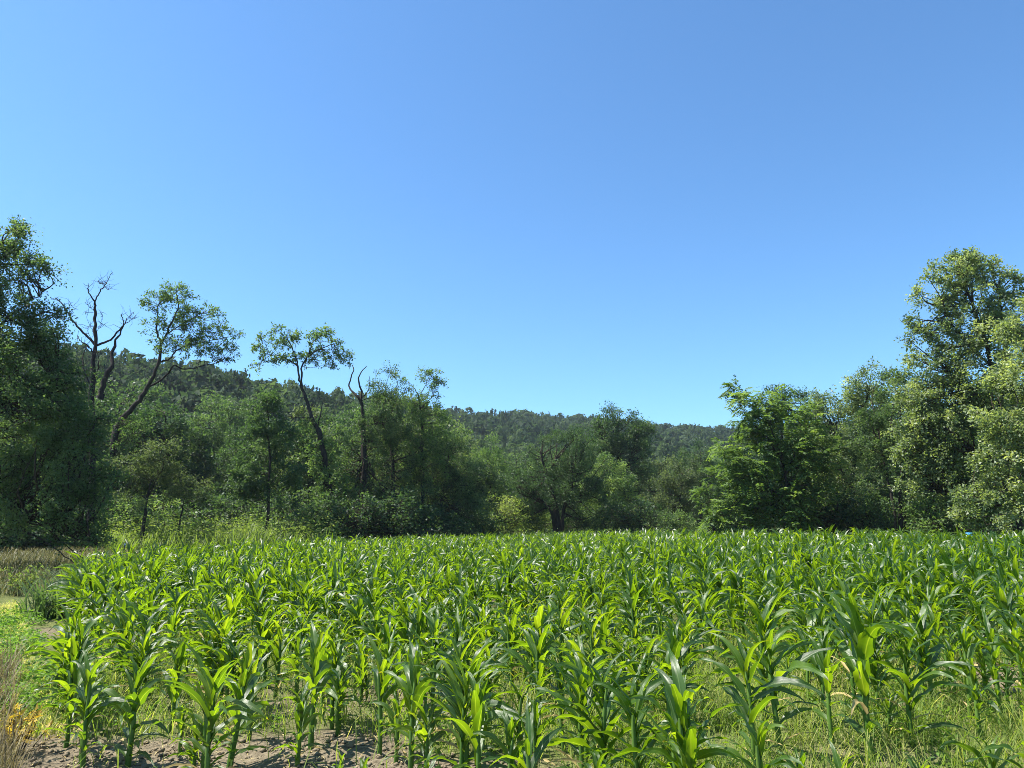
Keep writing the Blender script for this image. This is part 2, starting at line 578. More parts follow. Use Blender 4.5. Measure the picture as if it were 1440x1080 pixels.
def build_hills():
    us = np.linspace(-1.25, 1.25, 90)
    rs = np.concatenate([np.linspace(90, 300, 40), np.linspace(312, 700, 34), np.linspace(760, 1500, 8)])
    v = np.zeros((len(rs), len(us), 3))
    for i, r in enumerate(rs):
        for j, a in enumerate(us):
            x, y = r * math.sin(a), r * math.cos(a)
            v[i, j] = (x, y, hill_height(x, y))
    idx = np.arange(len(rs) * len(us)).reshape(len(rs), len(us))
    q = np.stack([idx[:-1, :-1], idx[:-1, 1:], idx[1:, 1:], idx[1:, :-1]], -1).reshape(-1, 4)
    tag(link('hills', make_mesh('hills', v.reshape(-1, 3), q, mat=M['hill'], smooth=True)), kind='structure')


build_hills()


def forest_template(r, nleaf, leaf, puffs):
    """one far tree crown of height about 1 unit = 1 m scale later (unit radius 1, height 2.2)"""
    cs = []
    for k in range(puffs):
        a = r.uniform(0, 2 * math.pi)
        z = r.uniform(0.35, 1.0)
        rad = math.sqrt(max(0.05, 1 - (z - .45) ** 2 / .42)) * r.uniform(.35, .75)
        cs.append((rad * math.cos(a), rad * math.sin(a), z * 1.9 - .25, r.uniform(.32, .5)))
    cs.append((0, 0, 1.75, .38))
    cs = np.array(cs)
    k = r.integers(0, len(cs), nleaf)
    d = nrm(r.normal(0, 1, (nleaf, 3)) + np.array((0, 0, .45)))
    p = cs[k, :3] + d * cs[k, 3:4] * r.uniform(.75, 1.1, (nleaf, 1)) * np.array((1, 1, .8))
    nn = nrm(d + r.normal(0, .5, (nleaf, 3)))
    s = nrm(np.cross(nn, r.normal(0, 1, (nleaf, 3))))
    t = np.cross(nn, s)
    L = (leaf * r.uniform(.6, 1.3, nleaf))[:, None]
    v = np.stack([p + s * L, p - s * L * .6 + t * L * .8, p - s * L * .5 - t * L * .8], 1).reshape(-1, 3)
    tint = np.repeat(r.uniform(-.16, .16, len(cs))[k] + r.uniform(-.1, .1, nleaf), 3)
    return v, np.arange(nleaf * 3).reshape(-1, 3), tint


def scatter_templates(pts, rots, scales, tints, temps, pick):
    """joins many transformed copies of templates (verts, faces, tint, uv) in numpy"""
    V, Q, T, U, n = [], [], [], [], 0
    for k, tp in enumerate(temps):
        sel = np.where(pick == k)[0]
        if not len(sel): continue
        v = tp[0]
        c, s = np.cos(rots[sel])[:, None], np.sin(rots[sel])[:, None]
        sc = scales[sel]
        x = (v[None, :, 0] * c - v[None, :, 1] * s) * sc[:, 0:1]
        y = (v[None, :, 0] * s + v[None, :, 1] * c) * sc[:, 0:1]
        z = v[None, :, 2] * sc[:, 1:2]
        w = np.stack([x, y, z], -1) + pts[sel][:, None, :]
        off = n + np.arange(len(sel))[:, None, None] * len(v)
        V.append(w.reshape(-1, 3)); Q.append((tp[1][None] + off).reshape(-1, tp[1].shape[1]))
        T.append((tp[2][None, :] + tints[sel][:, None]).ravel())
        if len(tp) > 3: U.append(np.tile(tp[3], (len(sel), 1)))
        n += len(sel) * len(v)
    return np.concatenate(V), np.concatenate(Q), np.concatenate(T), (np.concatenate(U) if U else None)


def build_forest():
    r = np.random.default_rng(21)
    near_t = [forest_template(r, 330, .13, 9) for _ in range(6)]
    far_t = [forest_template(r, 150, .19, 7) for _ in range(6)]
    P, S, TI, K = [], [], [], []
    rad = 112.0
    while rad < 680:
        step = 5.0 if rad < 245 else 7.0
        for a in np.arange(-0.86, 0.80, step / rad):
            aa, rr = a + r.uniform(-.5, .5) * step / rad, rad + r.uniform(-.5, .5) * step
            x, y = rr * math.sin(aa), rr * math.cos(aa)
            px = 720 + F * (x / y) * CP * 1.02
            ridge = np.interp(px, RIDGE_PX, RIDGE_R)
            if rr > ridge + 14: continue
            z = hill_height(x, y)
            if rr > 250 and px < 500: continue
            # leave out what the spur in front hides
            if rr > 235:
                sy = np.interp(px, SPUR_PX, SPUR_PY)
                if project(x, y, z + 9)[1] > sy + 6: continue
            conif = r.random() < .14
            h = r.uniform(6.5, 13.5) if not conif else r.uniform(10, 14)
            w = h * (r.choice([.26, .34, .44, .6]) * r.uniform(.9, 1.1) if not conif else .17)
            P.append((x, y, z)); S.append((w, h / 2.15)); TI.append(r.normal(.5, .2)); K.append(int(r.integers(0, 6)) + (0 if rr < 245 else 6))
        rad += step
    P, S, TI, K = map(np.array, (P, S, TI, K))
    v, t, ti, _ = scatter_templates(P, r.uniform(0, 6.28, len(P)), S, TI, near_t + far_t, K)
    tag(link('forest', make_mesh('forest', v, tris=t, mat=M['forest'], tint=ti)), kind='stuff',
        label='far-off green deciduous woods covering the hillside up to the ridge', cat='forest')
    return len(P), len(t)


print('forest', build_forest())


# ---------------------------------------------------------------- trees
def px_line(pts, d, jit=0.0, r=rng):
    return np.array([at(p[0], p[1], d + (r.normal(0, jit) if i else 0)) for i, p in enumerate(pts)])


def crown_from(r, ells, nleaf, leaf, puff, spray=8, wr=.55, droop=.15, tint_c=.16, skel=None, branch_r=.035, shell=.4, mode='leaf'):
    """ells: (cx,cy,cz,rx,ry,rz). Returns crown Geo and twig Geo (limbs to every puff + twigs)."""
    ells = np.array(ells, float)
    vol = (ells[:, 3] * ells[:, 4] * ells[:, 5]) ** (2 / 3)
    surf = vol.sum()
    npuff = max(6, int(surf / puff ** 2 * 3.4))
    pick = r.choice(len(ells), npuff, p=vol / vol.sum())
    dirs = nrm(r.normal(0, 1, (npuff, 3)) + np.array((0, 0, .18)))
    rad = shell + (1 - shell) * r.random(npuff) ** .7
    pc = ells[pick, :3] + dirs * ells[pick, 3:] * rad[:, None]
    pr = puff * r.uniform(.7, 1.25, npuff)
    crown, tw = Geo(), Geo()
    per = max(3, int(nleaf * 1.45 / npuff / spray))
    n = npuff * spray
    pi = np.repeat(np.arange(npuff), spray)
    sdir = nrm(r.normal(0, 1, (n, 3)) * np.array((1, 1, .8)) + dirs[pi] * .5 + np.array((0, 0, .18)))
    slen = pr[pi] * r.uniform(.65, 1.2, n)
    li = np.repeat(np.arange(n), per)
    t = r.random(len(li)) ** .75
    base = pc[pi[li]] + sdir[li] * (slen[li] * t)[:, None] + r.normal(0, 1, (len(li), 3)) * (puff * .2)
    base[:, 2] -= droop * slen[li] * t ** 2
    ld = nrm(sdir[li] * .9 + r.normal(0, .75, (len(li), 3)) + np.array((0, 0, -.15)))
    ptint = r.normal(.5, tint_c, npuff)
    tint = ptint[pi[li]] + r.normal(0, .09, len(li))
    if mode == 'leaf':
        v, q = leaf_quads(base, ld, leaf * r.uniform(.65, 1.25, len(li)), wr, r)
        crown.add(v, q, tint=np.repeat(tint, 4))
    else:                                        # compound leaves: pairs of leaflets along a drooping stalk
        pairs = 7
        m = len(li)
        L = leaf * r.uniform(.7, 1.2, m)
        side = nrm(np.cross(ld, np.array((0, 0, 1.0)) + r.normal(0, .25, (m, 3))))
        for k in range(pairs):
            f = .2 + .8 * k / (pairs - 1)
            c = base + ld * (L * f)[:, None] + np.array((0, 0, -1)) * (L * .30 * f * f)[:, None]
            for sgn in (-1, 1):
                dd = nrm(side * sgn + ld * .45 + np.array((0, 0, -.25)) + r.normal(0, .12, (m, 3)))
                v, q = leaf_quads(c, dd, L * .36 * (1 - .45 * abs(f - .5)), .42, r, 1.6)
                crown.add(v, q, tint=np.repeat(tint, 4))
    # limbs
    if skel is not None:
        for i in range(npuff):
            dist = np.linalg.norm(skel - pc[i], axis=1) + np.maximum(0, skel[:, 2] - pc[i, 2] + .2) * .8
            s = skel[int(np.argmin(dist * r.uniform(.65, 1.35, len(dist))))]
            mid = (s + pc[i]) / 2 + np.array((0, 0, -.08)) * np.linalg.norm(pc[i] - s) + r.normal(0, .05 + .09 * np.linalg.norm(pc[i] - s), 3)
            ln = smooth_line([s, mid, pc[i]], 5)
            dl = np.linalg.norm(pc[i] - s)
            v, q = tube(ln, np.linspace(branch_r * min(1.6, .5 + dl * .25), branch_r * .25, 5), 4)
            tw.add(v, q)
    for i in range(n):
        a = pc[pi[i]]
        b = a + sdir[i] * slen[i] * .85
        b[2] -= droop * slen[i] * .7
        v, q = tube([a, (a + b) / 2 + r.normal(0, .03, 3), b], [branch_r * .28, branch_r * .2, branch_r * .1], 3)
        tw.add(v, q)
    return crown, tw


def make_tree(name, label, cat, d, base, ells, trunks, limbs=(), mat='mid', nleaf=12000, leaf=.11, puff=.8, r0=.16, seed=1, group=None,
              depth=0.85, bark='bark', mode='leaf', droop=.15, wr=.55, shell=.4, spray=6, tint_c=.16, jit=.25, cmat=None, es=1.14, twig=.2):
    """tree whose trunk and crown volumes are given as photo pixels at distance d; built in metres round its own base"""
    r = np.random.default_rng(seed)
    org = at(base[0], base[1], d); org[2] = 0.0
    root = link(name, None, loc=org)
    root.empty_display_size = .3
    tag(root, label, cat, group)
    mpp = d / F / .985
    skel = []
    dead_tw = Geo()
    for k, tp in enumerate(trunks):
        ln = px_line(tp, d, jit * .5, r) - org
        if k == 0 or tp[0][1] > 730: ln[0, 2] = min(ln[0, 2], -0.1)
        n = max(6, len(tp) * 4)
        s = smooth_line(ln, n, .03, r)
        h = np.linspace(0, 1, n)
        rr = (r0 if k == 0 else r0 * .75) * (1 - .76 * h) * (1 + .35 * np.exp(-h * 14)) * r.uniform(.88, 1.14, n)
        v, q = tube(s, rr, 9)
        g = Geo(); g.add(v, q)
        link('trunk', g.mesh('trunk', M[bark], True), root)
        skel.append(s[len(s) // 4:])
    for lp in limbs:
        ln = px_line(lp[0], d, jit, r) - org
        # start of a limb sits on the trunk
        allp = np.concatenate(skel)
        ln[0] = allp[int(np.argmin(np.linalg.norm(allp - ln[0], axis=1)))]
        n = max(5, len(lp[0]) * 4)
        s = smooth_line(ln, n, .02, r)
        v, q = tube(s, np.linspace(lp[1], lp[1] * .28, n), 7)
        g = Geo(); g.add(v, q)
        link('branch', g.mesh('branch', M[bark], True), root)
        skel.append(s[1:])
        if bark == 'deadwood':                    # fine broken side twigs
            for j in range(6):
                a = s[int(r.integers(n // 3, n))]
                L = r.uniform(.25, .9)
                e = a + nrm(r.normal(0, 1, 3) * np.array((1, 1, .6)) + np.array((0, 0, .7))) * L
                v, q = tube(smooth_line([a, (a + e) / 2 + r.normal(0, .07, 3), e], 6, .015, r), np.linspace(.014, .004, 6), 4)
                dead_tw.add(v, q)
    if dead_tw.n: tag(link('twigs', dead_tw.mesh('twigs', M['twig']), root), kind='stuff')
    sk = np.concatenate(skel) if skel else None
    if ells:
        E = []
        for e in ells:
            c = at(e[0], e[1], d + (e[4] if len(e) > 4 else 0)) - org
            rx, rz = e[2] * mpp * es, e[3] * mpp * es
            E.append((c[0], c[1], c[2], rx, max(.5, depth * .5 * (rx + rz)), rz))
        cr, tw = crown_from(r, E, nleaf, leaf, puff, spray, wr, droop, tint_c, sk, r0 * twig, shell, mode)
        tag(link('crown', cr.mesh('crown', cmat or M[mat]), root), kind='stuff')
        tag(link('twigs', tw.mesh('twigs', M['twig']), root), kind='stuff')
    return root


GL = 'trees edging the field on the left'
GR = 'trees edging the field on the right'
GC = 'trees beyond the far end of the field'

# --- left side
make_tree('dark_tree', 'large dark leafy tree cut by the left edge, tallest on the left side', 'tree', 25.5, (-70, 775),
          [(-40, 390, 70, 80), (2, 334, 24, 30), (6, 316, 10, 12), (46, 368, 12, 12), (66, 385, 13, 9), (80, 432, 16, 8), (84, 472, 18, 12), (104, 530, 20, 18), (128, 600, 20, 16), (142, 676, 18, 16), (138, 742, 24, 10), (120, 765, 24, 7), (5, 470, 54, 40), (40, 510, 50, 34), (22, 378, 28, 36), (30, 420, 42, 42), (52, 455, 32, 28), (90, 560, 30, 50), (108, 640, 34, 50), (105, 720, 40, 36), (15, 510, 78, 60), (45, 590, 78, 70), (62, 665, 72, 60), (55, 718, 78, 40), (-40, 600, 90, 130)],
          [[(-70, 775), (-66, 680), (-55, 580), (-35, 470), (-15, 390), (0, 340)]],
          [([(-60, 650), (0, 700), (60, 740), (118, 786)], .05), ([(-60, 660), (20, 735), (70, 765), (104, 792)], .045), ([(-50, 640), (40, 720), (90, 750), (140, 768)], .04),
           ([(-60, 600), (20, 560), (80, 520)], .07), ([(-40, 500), (20, 440), (60, 410)], .05), ([(15, 470), (60, 440), (85, 432)], .025)],
          'mid', 52000, .105, .55, .24, 11, GL, .9, droop=.3, es=1.0, shell=.55)
dead = [([(133, 482), (118, 468), (100, 448), (86, 426), (77, 419)], .075), ([(136, 487), (155, 478), (167, 465), (174, 455), (170, 441)], .07),
        ([(173, 457), (180, 447), (189, 438)], .035), ([(178, 452), (184, 450), (190, 447)], .025), ([(133, 424), (124, 410), (125, 398)], .045),
        ([(133, 424), (140, 410), (147, 402), (151, 394), (158, 383)], .04), ([(147, 402), (140, 399), (138, 395)], .015), ([(146, 404), (152, 407)], .012),
        ([(130, 495), (121, 484), (112, 479), (109, 471)], .045), ([(132, 438), (125, 431), (119, 425)], .025), ([(101, 449), (97, 432), (104, 430)], .02),
        ([(136, 470), (142, 458), (148, 455)], .014), ([(133, 475), (128, 460), (122, 448), (121, 440)], .014), ([(136, 460), (144, 448), (142, 436)], .010),
        ([(131, 480), (124, 466), (126, 458)], .014), ([(128, 540), (118, 520), (117, 500), (124, 485)], .05), ([(140, 545), (139, 515), (137, 495)], .045)]
make_tree('dead_tree', 'leafless dead tree with bare forked limbs against the sky', 'tree', 41, (132, 752), [],
          [[(132, 752), (130, 650), (129, 560), (131, 510), (134, 470), (134, 440), (133, 423)], [(140, 560), (147, 535), (157, 515), (158, 495), (165, 478), (174, 456)]],
          dead, r0=.2, seed=12, group=GL, bark='deadwood', jit=.3)
make_tree('leaning_tree', 'tall sparse tree leaning right, airy crown over the hill next to the dead tree', 'tree', 44, (150, 752),
          [(247, 410, 20, 10), (222, 424, 18, 13), (258, 430, 26, 16), (206, 462, 14, 8), (285, 452, 26, 18), (302, 478, 28, 18), (268, 488, 28, 12), (318, 496, 18, 10), (226, 488, 16, 10), (240, 455, 20, 12), (172, 612, 16, 22), (196, 598, 16, 14), (160, 665, 18, 26)],
          [[(150, 752), (152, 690), (159, 630), (168, 594), (190, 570), (206, 547), (219, 520), (226, 495), (226, 479)]],
          [([(226, 479), (220, 464), (221, 448), (223, 428)], .07), ([(226, 482), (235, 468), (245, 446), (251, 430), (248, 408)], .08), ([(206, 547), (232, 530), (245, 514), (258, 519), (280, 516), (312, 508)], .07),
           ([(222, 512), (238, 505), (250, 492), (272, 484), (300, 478)], .06), ([(168, 592), (162, 580), (156, 573)], .03), ([(235, 470), (262, 452), (285, 440)], .04)],
          'light', 7800, .14, .34, .24, 13, GL, .8, tint_c=.16, es=1.3, spray=5, twig=.085)
make_tree('forked_tree', 'slender tree with bare dark trunk and two airy leaf clusters above the hillside', 'tree', 48, (469, 752),
          [(392, 470, 22, 11), (384, 488, 24, 12), (410, 502, 22, 10), (456, 476, 20, 11), (446, 499, 18, 9), (478, 504, 18, 10), (484, 496, 12, 9), (366, 512, 13, 8), (450, 640, 14, 24), (470, 690, 20, 26), (440, 600, 10, 14)],
          [[(469, 752), (466, 705), (458, 655), (449, 610), (440, 590), (430, 560), (423, 540), (419, 522)]],
          [([(419, 522), (417, 505), (405, 478), (395, 468)], .06), ([(425, 545), (424, 520), (431, 504), (448, 492), (470, 484)], .07), ([(430, 505), (440, 482), (452, 470)], .05),
           ([(418, 515), (404, 505), (384, 499), (368, 508)], .05), ([(436, 592), (418, 587), (402, 585)], .04), ([(447, 600), (452, 575), (455, 560)], .05), ([(424, 525), (414, 495), (420, 470), (424, 460)], .02),
           ([(466, 690), (455, 680), (445, 682)], .05)],
          'light', 7400, .16, .36, .23, 14, GL, .8, tint_c=.16, es=1.3, spray=5, twig=.085)
make_tree('snag_tree', 'half dead tree with two bare crooked tips above a leafy base', 'tree', 50, (513, 752),
          [(515, 640, 30, 45), (498, 690, 34, 45), (535, 600, 26, 40), (530, 710, 36, 34)],
          [[(513, 752), (513, 680), (512, 620), (510, 590), (509, 572), (506, 558)]],
          [([(509, 572), (503, 558), (494, 549), (491, 540), (497, 522), (496, 513)], .09), ([(508, 565), (508, 548), (504, 535), (508, 524), (515, 515)], .08), ([(508, 562), (516, 552), (520, 538), (519, 528)], .04),
           ([(511, 600), (530, 596), (545, 590)], .05)],
          'mid', 11000, .14, .7, .24, 15, GL)
make_tree('leafy_tree', 'bushy grey green tree right of the bare crooked tips', 'tree', 52, (552, 752),
          [(545, 545, 22, 20), (562, 562, 20, 22), (548, 590, 30, 35), (565, 640, 36, 45), (555, 700, 44, 40)], [[(552, 752), (553, 680), (550, 610), (546, 560)]], (), 'mid', 15000, .13, .75, .2, 16, GL)
make_tree('sparse_tree', 'thin tree with loose sprays of leaves poking above the ridge line', 'tree', 53, (592, 752),
          [(602, 530, 15, 10), (576, 538, 13, 8), (613, 545, 9, 12), (590, 566, 18, 14), (603, 600, 28, 30), (596, 650, 32, 36)],
          [[(592, 752), (594, 680), (594, 610), (592, 580), (589, 556)]], [([(590, 562), (596, 545), (606, 532)], .04), ([(590, 560), (582, 546), (574, 536)], .035), ([(594, 575), (606, 560), (612, 548)], .035)], 'light', 7000, .15, .45, .17, 17, GL, tint_c=.14, es=1.2, twig=.12)
make_tree('maple_sapling', 'young maple on a slim straight trunk standing clear in the weeds', 'tree', 41, (375, 757),
          [(375, 564, 12, 12), (374, 585, 22, 24), (376, 625, 38, 28), (372, 665, 46, 26), (385, 690, 44, 20)], [[(375, 757), (377, 710), (379, 660), (378, 610), (375, 558)]], (), 'dark', 12000, .15, .62, .095, 18, GL, tint_c=.14)
make_tree('thorny_tree', 'small ragged tree with thick dark leaning trunk bare below its crown', 'tree', 39, (199, 759),
          [(212, 660, 32, 24), (190, 682, 24, 16), (232, 642, 26, 20), (216, 700, 30, 14), (180, 660, 18, 14)], [[(199, 759), (203, 728), (208, 700), (212, 675)]],
          [([(208, 700), (222, 670), (236, 645)], .045), ([(207, 705), (192, 690), (178, 684)], .035)], 'olive', 6500, .11, .5, .12, 19, GL)
make_tree('thin_stem_tree', 'spindly little tree on a thin bent stem among pale weeds', 'tree', 40, (252, 757),
          [(264, 688, 26, 12), (285, 698, 22, 8), (248, 676, 16, 10)], [[(252, 757), (254, 728), (259, 705), (263, 690)]], (), 'olive', 2200, .11, .42, .06, 20, GL)
make_tree('spreading_tree', 'broad bushy tree with low skirts at the meadow end, just left of the yellow shrub', 'tree', 55, (622, 752),
          [(630, 635, 26, 22), (612, 662, 34, 24), (645, 670, 34, 28), (596, 698, 38, 28), (630, 705, 46, 34), (655, 722, 34, 26), (605, 732, 46, 16)], [[(622, 752), (621, 710), (624, 680), (630, 640)]],
          (), 'mid', 20000, .13, .75, .16, 22, GL, tint_c=.22)

# --- beyond the far end
make_tree('round_tree', 'pale green round topped tree in front of the wooded slope', 'tree', 78, (690, 748),
          [(690, 640, 22, 22), (688, 668, 28, 26), (692, 700, 30, 28)], [[(690, 748), (690, 690), (689, 640)]], (), 'light', 9000, .2, 1.0, .16, 31, GC)
make_tree('multi_stem_tree', 'dark multi stemmed tree with splayed trunks at the far end of the corn', 'tree', 62, (790, 750),
          [(768, 640, 32, 24), (800, 632, 36, 24), (748, 672, 34, 30), (820, 668, 34, 30), (770, 694, 44, 26), (742, 715, 28, 22), (822, 705, 30, 26)],
          [[(786, 750), (782, 715), (776, 690), (765, 655), (760, 635)], [(790, 750), (792, 720), (803, 690), (808, 660)], [(784, 750), (776, 722), (764, 706), (752, 700)]],
          [([(778, 695), (772, 670), (780, 645)], .06), ([(795, 715), (815, 700), (826, 690)], .05), ([(770, 712), (752, 722), (742, 730)], .07)], 'dark', 21000, .15, .75, .26, 32, GC, tint_c=.18, es=1.25)
make_tree('broad_tree', 'large broad crowned tree rising above the ridge at the far end', 'tree', 84, (872, 748),
          [(866, 598, 28, 20), (890, 602, 26, 20), (868, 616, 40, 24), (850, 655, 36, 34), (892, 665, 30, 40), (845, 620, 24, 20), (902, 632, 22, 34), (872, 640, 40, 36), (830, 640, 18, 20), (880, 690, 40, 38)], [[(872, 748), (872, 690), (870, 640), (868, 600)]],
          [([(872, 680), (855, 640), (845, 615)], .16), ([(872, 675), (888, 640), (895, 610)], .16)], 'dark', 24000, .22, 1.05, .36, 33, GC, tint_c=.24)
make_tree('lit_tree', 'sunlit green tree standing in front of the broad crowned tree', 'tree', 68, (850, 750),
          [(848, 665, 26, 22), (862, 688, 28, 26), (838, 694, 28, 26), (852, 722, 40, 24)], [[(850, 750), (850, 710), (850, 670)]], (), 'light', 12000, .18, .85, .14, 34, GC, tint_c=.2)
make_tree('grey_tree', 'dull grey green tree left of the bright compound leaved tree', 'tree', 72, (955, 748),
          [(962, 662, 28, 18), (940, 690, 30, 24), (972, 690, 28, 28), (950, 722, 42, 22)], [[(955, 748), (956, 710), (958, 668)]], (), 'olive', 11000, .18, .9, .14, 35, GC)
make_tree('feathery_tree', 'dark feathery tree tucked behind the dull grey green tree', 'tree', 88, (985, 746),
          [(985, 640, 22, 14), (975, 660, 30, 16), (990, 690, 34, 30)], [[(985, 746), (985, 690), (985, 640)]], (), 'dark', 8000, .2, 1.0, .16, 36, GC)

# --- right side
make_tree('compound_leaf_tree', 'bright green tree with long compound leaves at the right end of the far edge', 'tree', 44, (1105, 754),
          [(1042, 572, 10, 20), (1070, 598, 34, 22), (1112, 588, 34, 24), (1050, 640, 40, 34), (1012, 690, 34, 30), (1038, 560, 9, 14), (1082, 575, 14, 14), (1070, 690, 50, 36), (1130, 650, 34, 50), (1000, 732, 26, 16), (1045, 735, 46, 16), (1115, 715, 40, 30)],
          [[(1105, 754), (1106, 705), (1103, 665), (1095, 630), (1082, 598)]], [([(1104, 670), (1122, 630), (1135, 605)], .06), ([(1098, 645), (1075, 610), (1052, 590), (1040, 566)], .05), ([(1105, 700), (1070, 680), (1030, 670)], .05)],
          'pinnate', 1700, .80, .60, .12, 41, GR, mode='pinnate', spray=4, tint_c=.24, es=1.0)
make_tree('dark_top_tree', 'dark dense treetop showing behind the bright compound leaved tree', 'tree', 62, (1100, 748),
          [(1098, 556, 22, 11), (1120, 562, 18, 10), (1085, 575, 28, 16), (1115, 600, 34, 40), (1110, 670, 40, 50)], [[(1100, 748), (1100, 650), (1098, 570)]], (), 'dark', 11000, .16, .8, .2, 42, GR)
make_tree('silvery_tree', 'silvery green tree with ragged sloping top between bright and tallest trees on the right', 'tree', 47, (1195, 756),
          [(1165, 572, 26, 18), (1200, 548, 26, 18), (1232, 532, 24, 16), (1185, 600, 40, 34), (1230, 590, 34, 40), (1165, 650, 40, 40), (1205, 670, 46, 50), (1170, 715, 46, 28)],
          [[(1195, 756), (1194, 710), (1200, 660), (1210, 600), (1222, 550)]], [([(1198, 690), (1180, 650), (1172, 600)], .06), ([(1205, 660), (1235, 600), (1240, 560)], .06)], 'pale', 19000, .15, .62, .16, 43, GR, tint_c=.2)
make_tree('multi_trunk_tree', 'leafy tree on three dark upright trunks beside the corn', 'tree', 42, (1265, 762),
          [(1262, 560, 28, 36), (1242, 620, 34, 40), (1275, 640, 34, 44), (1252, 690, 40, 26)], [[(1268, 762), (1266, 715), (1268, 670), (1264, 600)], [(1262, 762), (1256, 710), (1246, 665), (1240, 630)], [(1272, 762), (1272, 715), (1283, 670)]],
          (), 'mid', 12000, .15, .62, .14, 44, GR, tint_c=.2)
make_tree('tall_maple', 'tallest tree on the right with a high ragged crown above all others', 'tree', 37, (1433, 778),
          [(1345, 378, 34, 22), (1382, 376, 28, 20), (1322, 410, 34, 24), (1365, 420, 40, 30), (1405, 410, 26, 30), (1312, 462, 34, 26), (1360, 480, 46, 34), (1405, 480, 34, 40), (1310, 520, 34, 24), (1345, 560, 46, 36), (1400, 560, 40, 40),
           (1318, 610, 44, 34), (1370, 640, 56, 44), (1325, 680, 50, 34), (1385, 705, 54, 30), (1295, 560, 26, 26), (1420, 450, 24, 34), (1300, 640, 34, 30), (1300, 500, 22, 24), (1290, 590, 30, 26), (1345, 520, 40, 30)],
          [[(1433, 778), (1430, 720), (1424, 650), (1412, 590), (1396, 520), (1378, 460), (1358, 400)]],
          [([(1412, 590), (1370, 550), (1330, 520)], .08), ([(1396, 520), (1350, 470), (1320, 430)], .07), ([(1405, 560), (1412, 480), (1405, 410)], .08), ([(1425, 660), (1380, 640), (1330, 640)], .07), ([(1428, 700), (1370, 700), (1310, 690)], .06)],
          'pale', 46000, .15, .54, .24, 45, GR, tint_c=.22)
make_tree('edge_tree', 'leafy tree cut by the right edge, its lit boughs in front of the tallest tree', 'tree', 33, (1462, 790),
          [(1452, 455, 34, 34), (1440, 520, 36, 30), (1425, 545, 34, 24), (1450, 600, 50, 44), (1425, 650, 48, 36), (1400, 600, 30, 24), (1440, 700, 56, 34), (1390, 712, 48, 22), (1520, 560, 60, 130)],
          [[(1462, 790), (1462, 720), (1458, 620), (1452, 520), (1450, 450)]], [([(1461, 700), (1420, 690), (1370, 700)], .04), ([(1460, 720), (1410, 725), (1350, 728)], .035), ([(1460, 740), (1400, 745), (1345, 744)], .03), ([(1459, 640), (1430, 600), (1405, 590)], .05)],
          'pale', 32000, .145, .55, .2, 46, GR, tint_c=.22)


# --- filler trees from shared variants
def variant(seed, mat, nleaf, leaf, kind):
    r = np.random.default_rng(seed)
    if kind == 'tall':
        E = [(0, 0, 8.6, 1.5, 1.5, 1.5), (.7, .3, 7.0, 2.0, 2, 1.6), (-.8, -.2, 6.2, 2.1, 2, 1.7), (.2, 0, 4.4, 2.6, 2.5, 1.8), (-.2, .4, 2.6, 2.4, 2.4, 1.4)]
        top = 9
    elif kind == 'round':
        E = [(0, 0, 6.2, 2.0, 2, 1.5), (1.3, .3, 5.0, 2.1, 2, 1.6), (-1.3, -.3, 4.8, 2.2, 2, 1.6), (0, .2, 3.4, 3.0, 2.8, 1.6), (0, 0, 1.9, 2.7, 2.6, 1.2)]
        top = 6.5
    elif kind == 'column':
        E = [(0, 0, 8.2, .9, .9, 1.5), (.2, 0, 6.2, 1.3, 1.3, 1.6), (-.2, .1, 4.2, 1.6, 1.6, 1.7), (0, 0, 2.3, 1.7, 1.7, 1.3)]
        top = 8.5
    else:
        E = [(0, 0, 1.25, 1.15, 1.1, .8), (.7, .1, .85, .9, .9, .7), (-.7, 0, .8, .95, .9, .7), (0, .1, .45, 1.4, 1.2, .5)]
        top = 1.3
    trunk = smooth_line([(0, 0, -.1), (.1, 0, top * .35), (-.1, .1, top * .7), (0, 0, top)], 10, .02, r)
    cr, tw = crown_from(r, E, nleaf, leaf, .8 if kind != 'bush' else .33, 8, .55, .15, .2, trunk[2:], .045 if kind != 'bush' else .02)
    g = Geo(); v, q = tube(trunk, np.linspace(.17, .03, 10) * (1 if kind != 'bush' else .2), 7); g.add(v, q)
    return (cr.mesh('crown', M[mat]), tw.mesh('twigs', M['twig']), g.mesh('trunk', M['bark'], True))


VAR = {'tall_mid': variant(51, 'mid', 10000, .20, 'tall'), 'tall_dark': variant(52, 'dark', 10000, .20, 'tall'), 'round_mid': variant(53, 'mid', 10000, .20, 'round'), 'round_olive': variant(54, 'olive', 9500, .20, 'round'),
       'column_dark': variant(55, 'dark', 9000, .15, 'column'), 'round_light': variant(56, 'light', 12000, .16, 'round'), 'tall_pale': variant(57, 'olive', 10000, .19, 'tall'),
       'bush_mid': variant(58, 'mid', 4200, .10, 'bush'), 'bush_yellow': variant(59, 'yellow', 4200, .10, 'bush'), 'bush_dark': variant(60, 'dark', 4200, .10, 'bush'), 'bush_light': variant(61, 'light', 4200, .10, 'bush')}
HGT = {'tall': 10.0, 'round': 7.6, 'column': 9.6, 'bush': 2.0}


def place(key, name, label, cat, group, px, d, top_py, squash=1.0, rz=None):
    kind = key.split('_')[0]
    top = at(px, top_py, d)
    x = top[0]
    s = max(.2, top[2]) / HGT[kind]
    root = link(name, None, loc=(x, d, 0), rot=(0, 0, random.uniform(0, 6.28) if rz is None else rz))
    root.empty_display_size = .3
    root.scale = (s * squash, s * squash, s)
    tag(root, label, cat, group)
    c, t, k = VAR[key]
    tag(link('crown', c, root), kind='stuff')
    tag(link('twigs', t, root), kind='stuff')
    link('trunk', k, root)
    return root


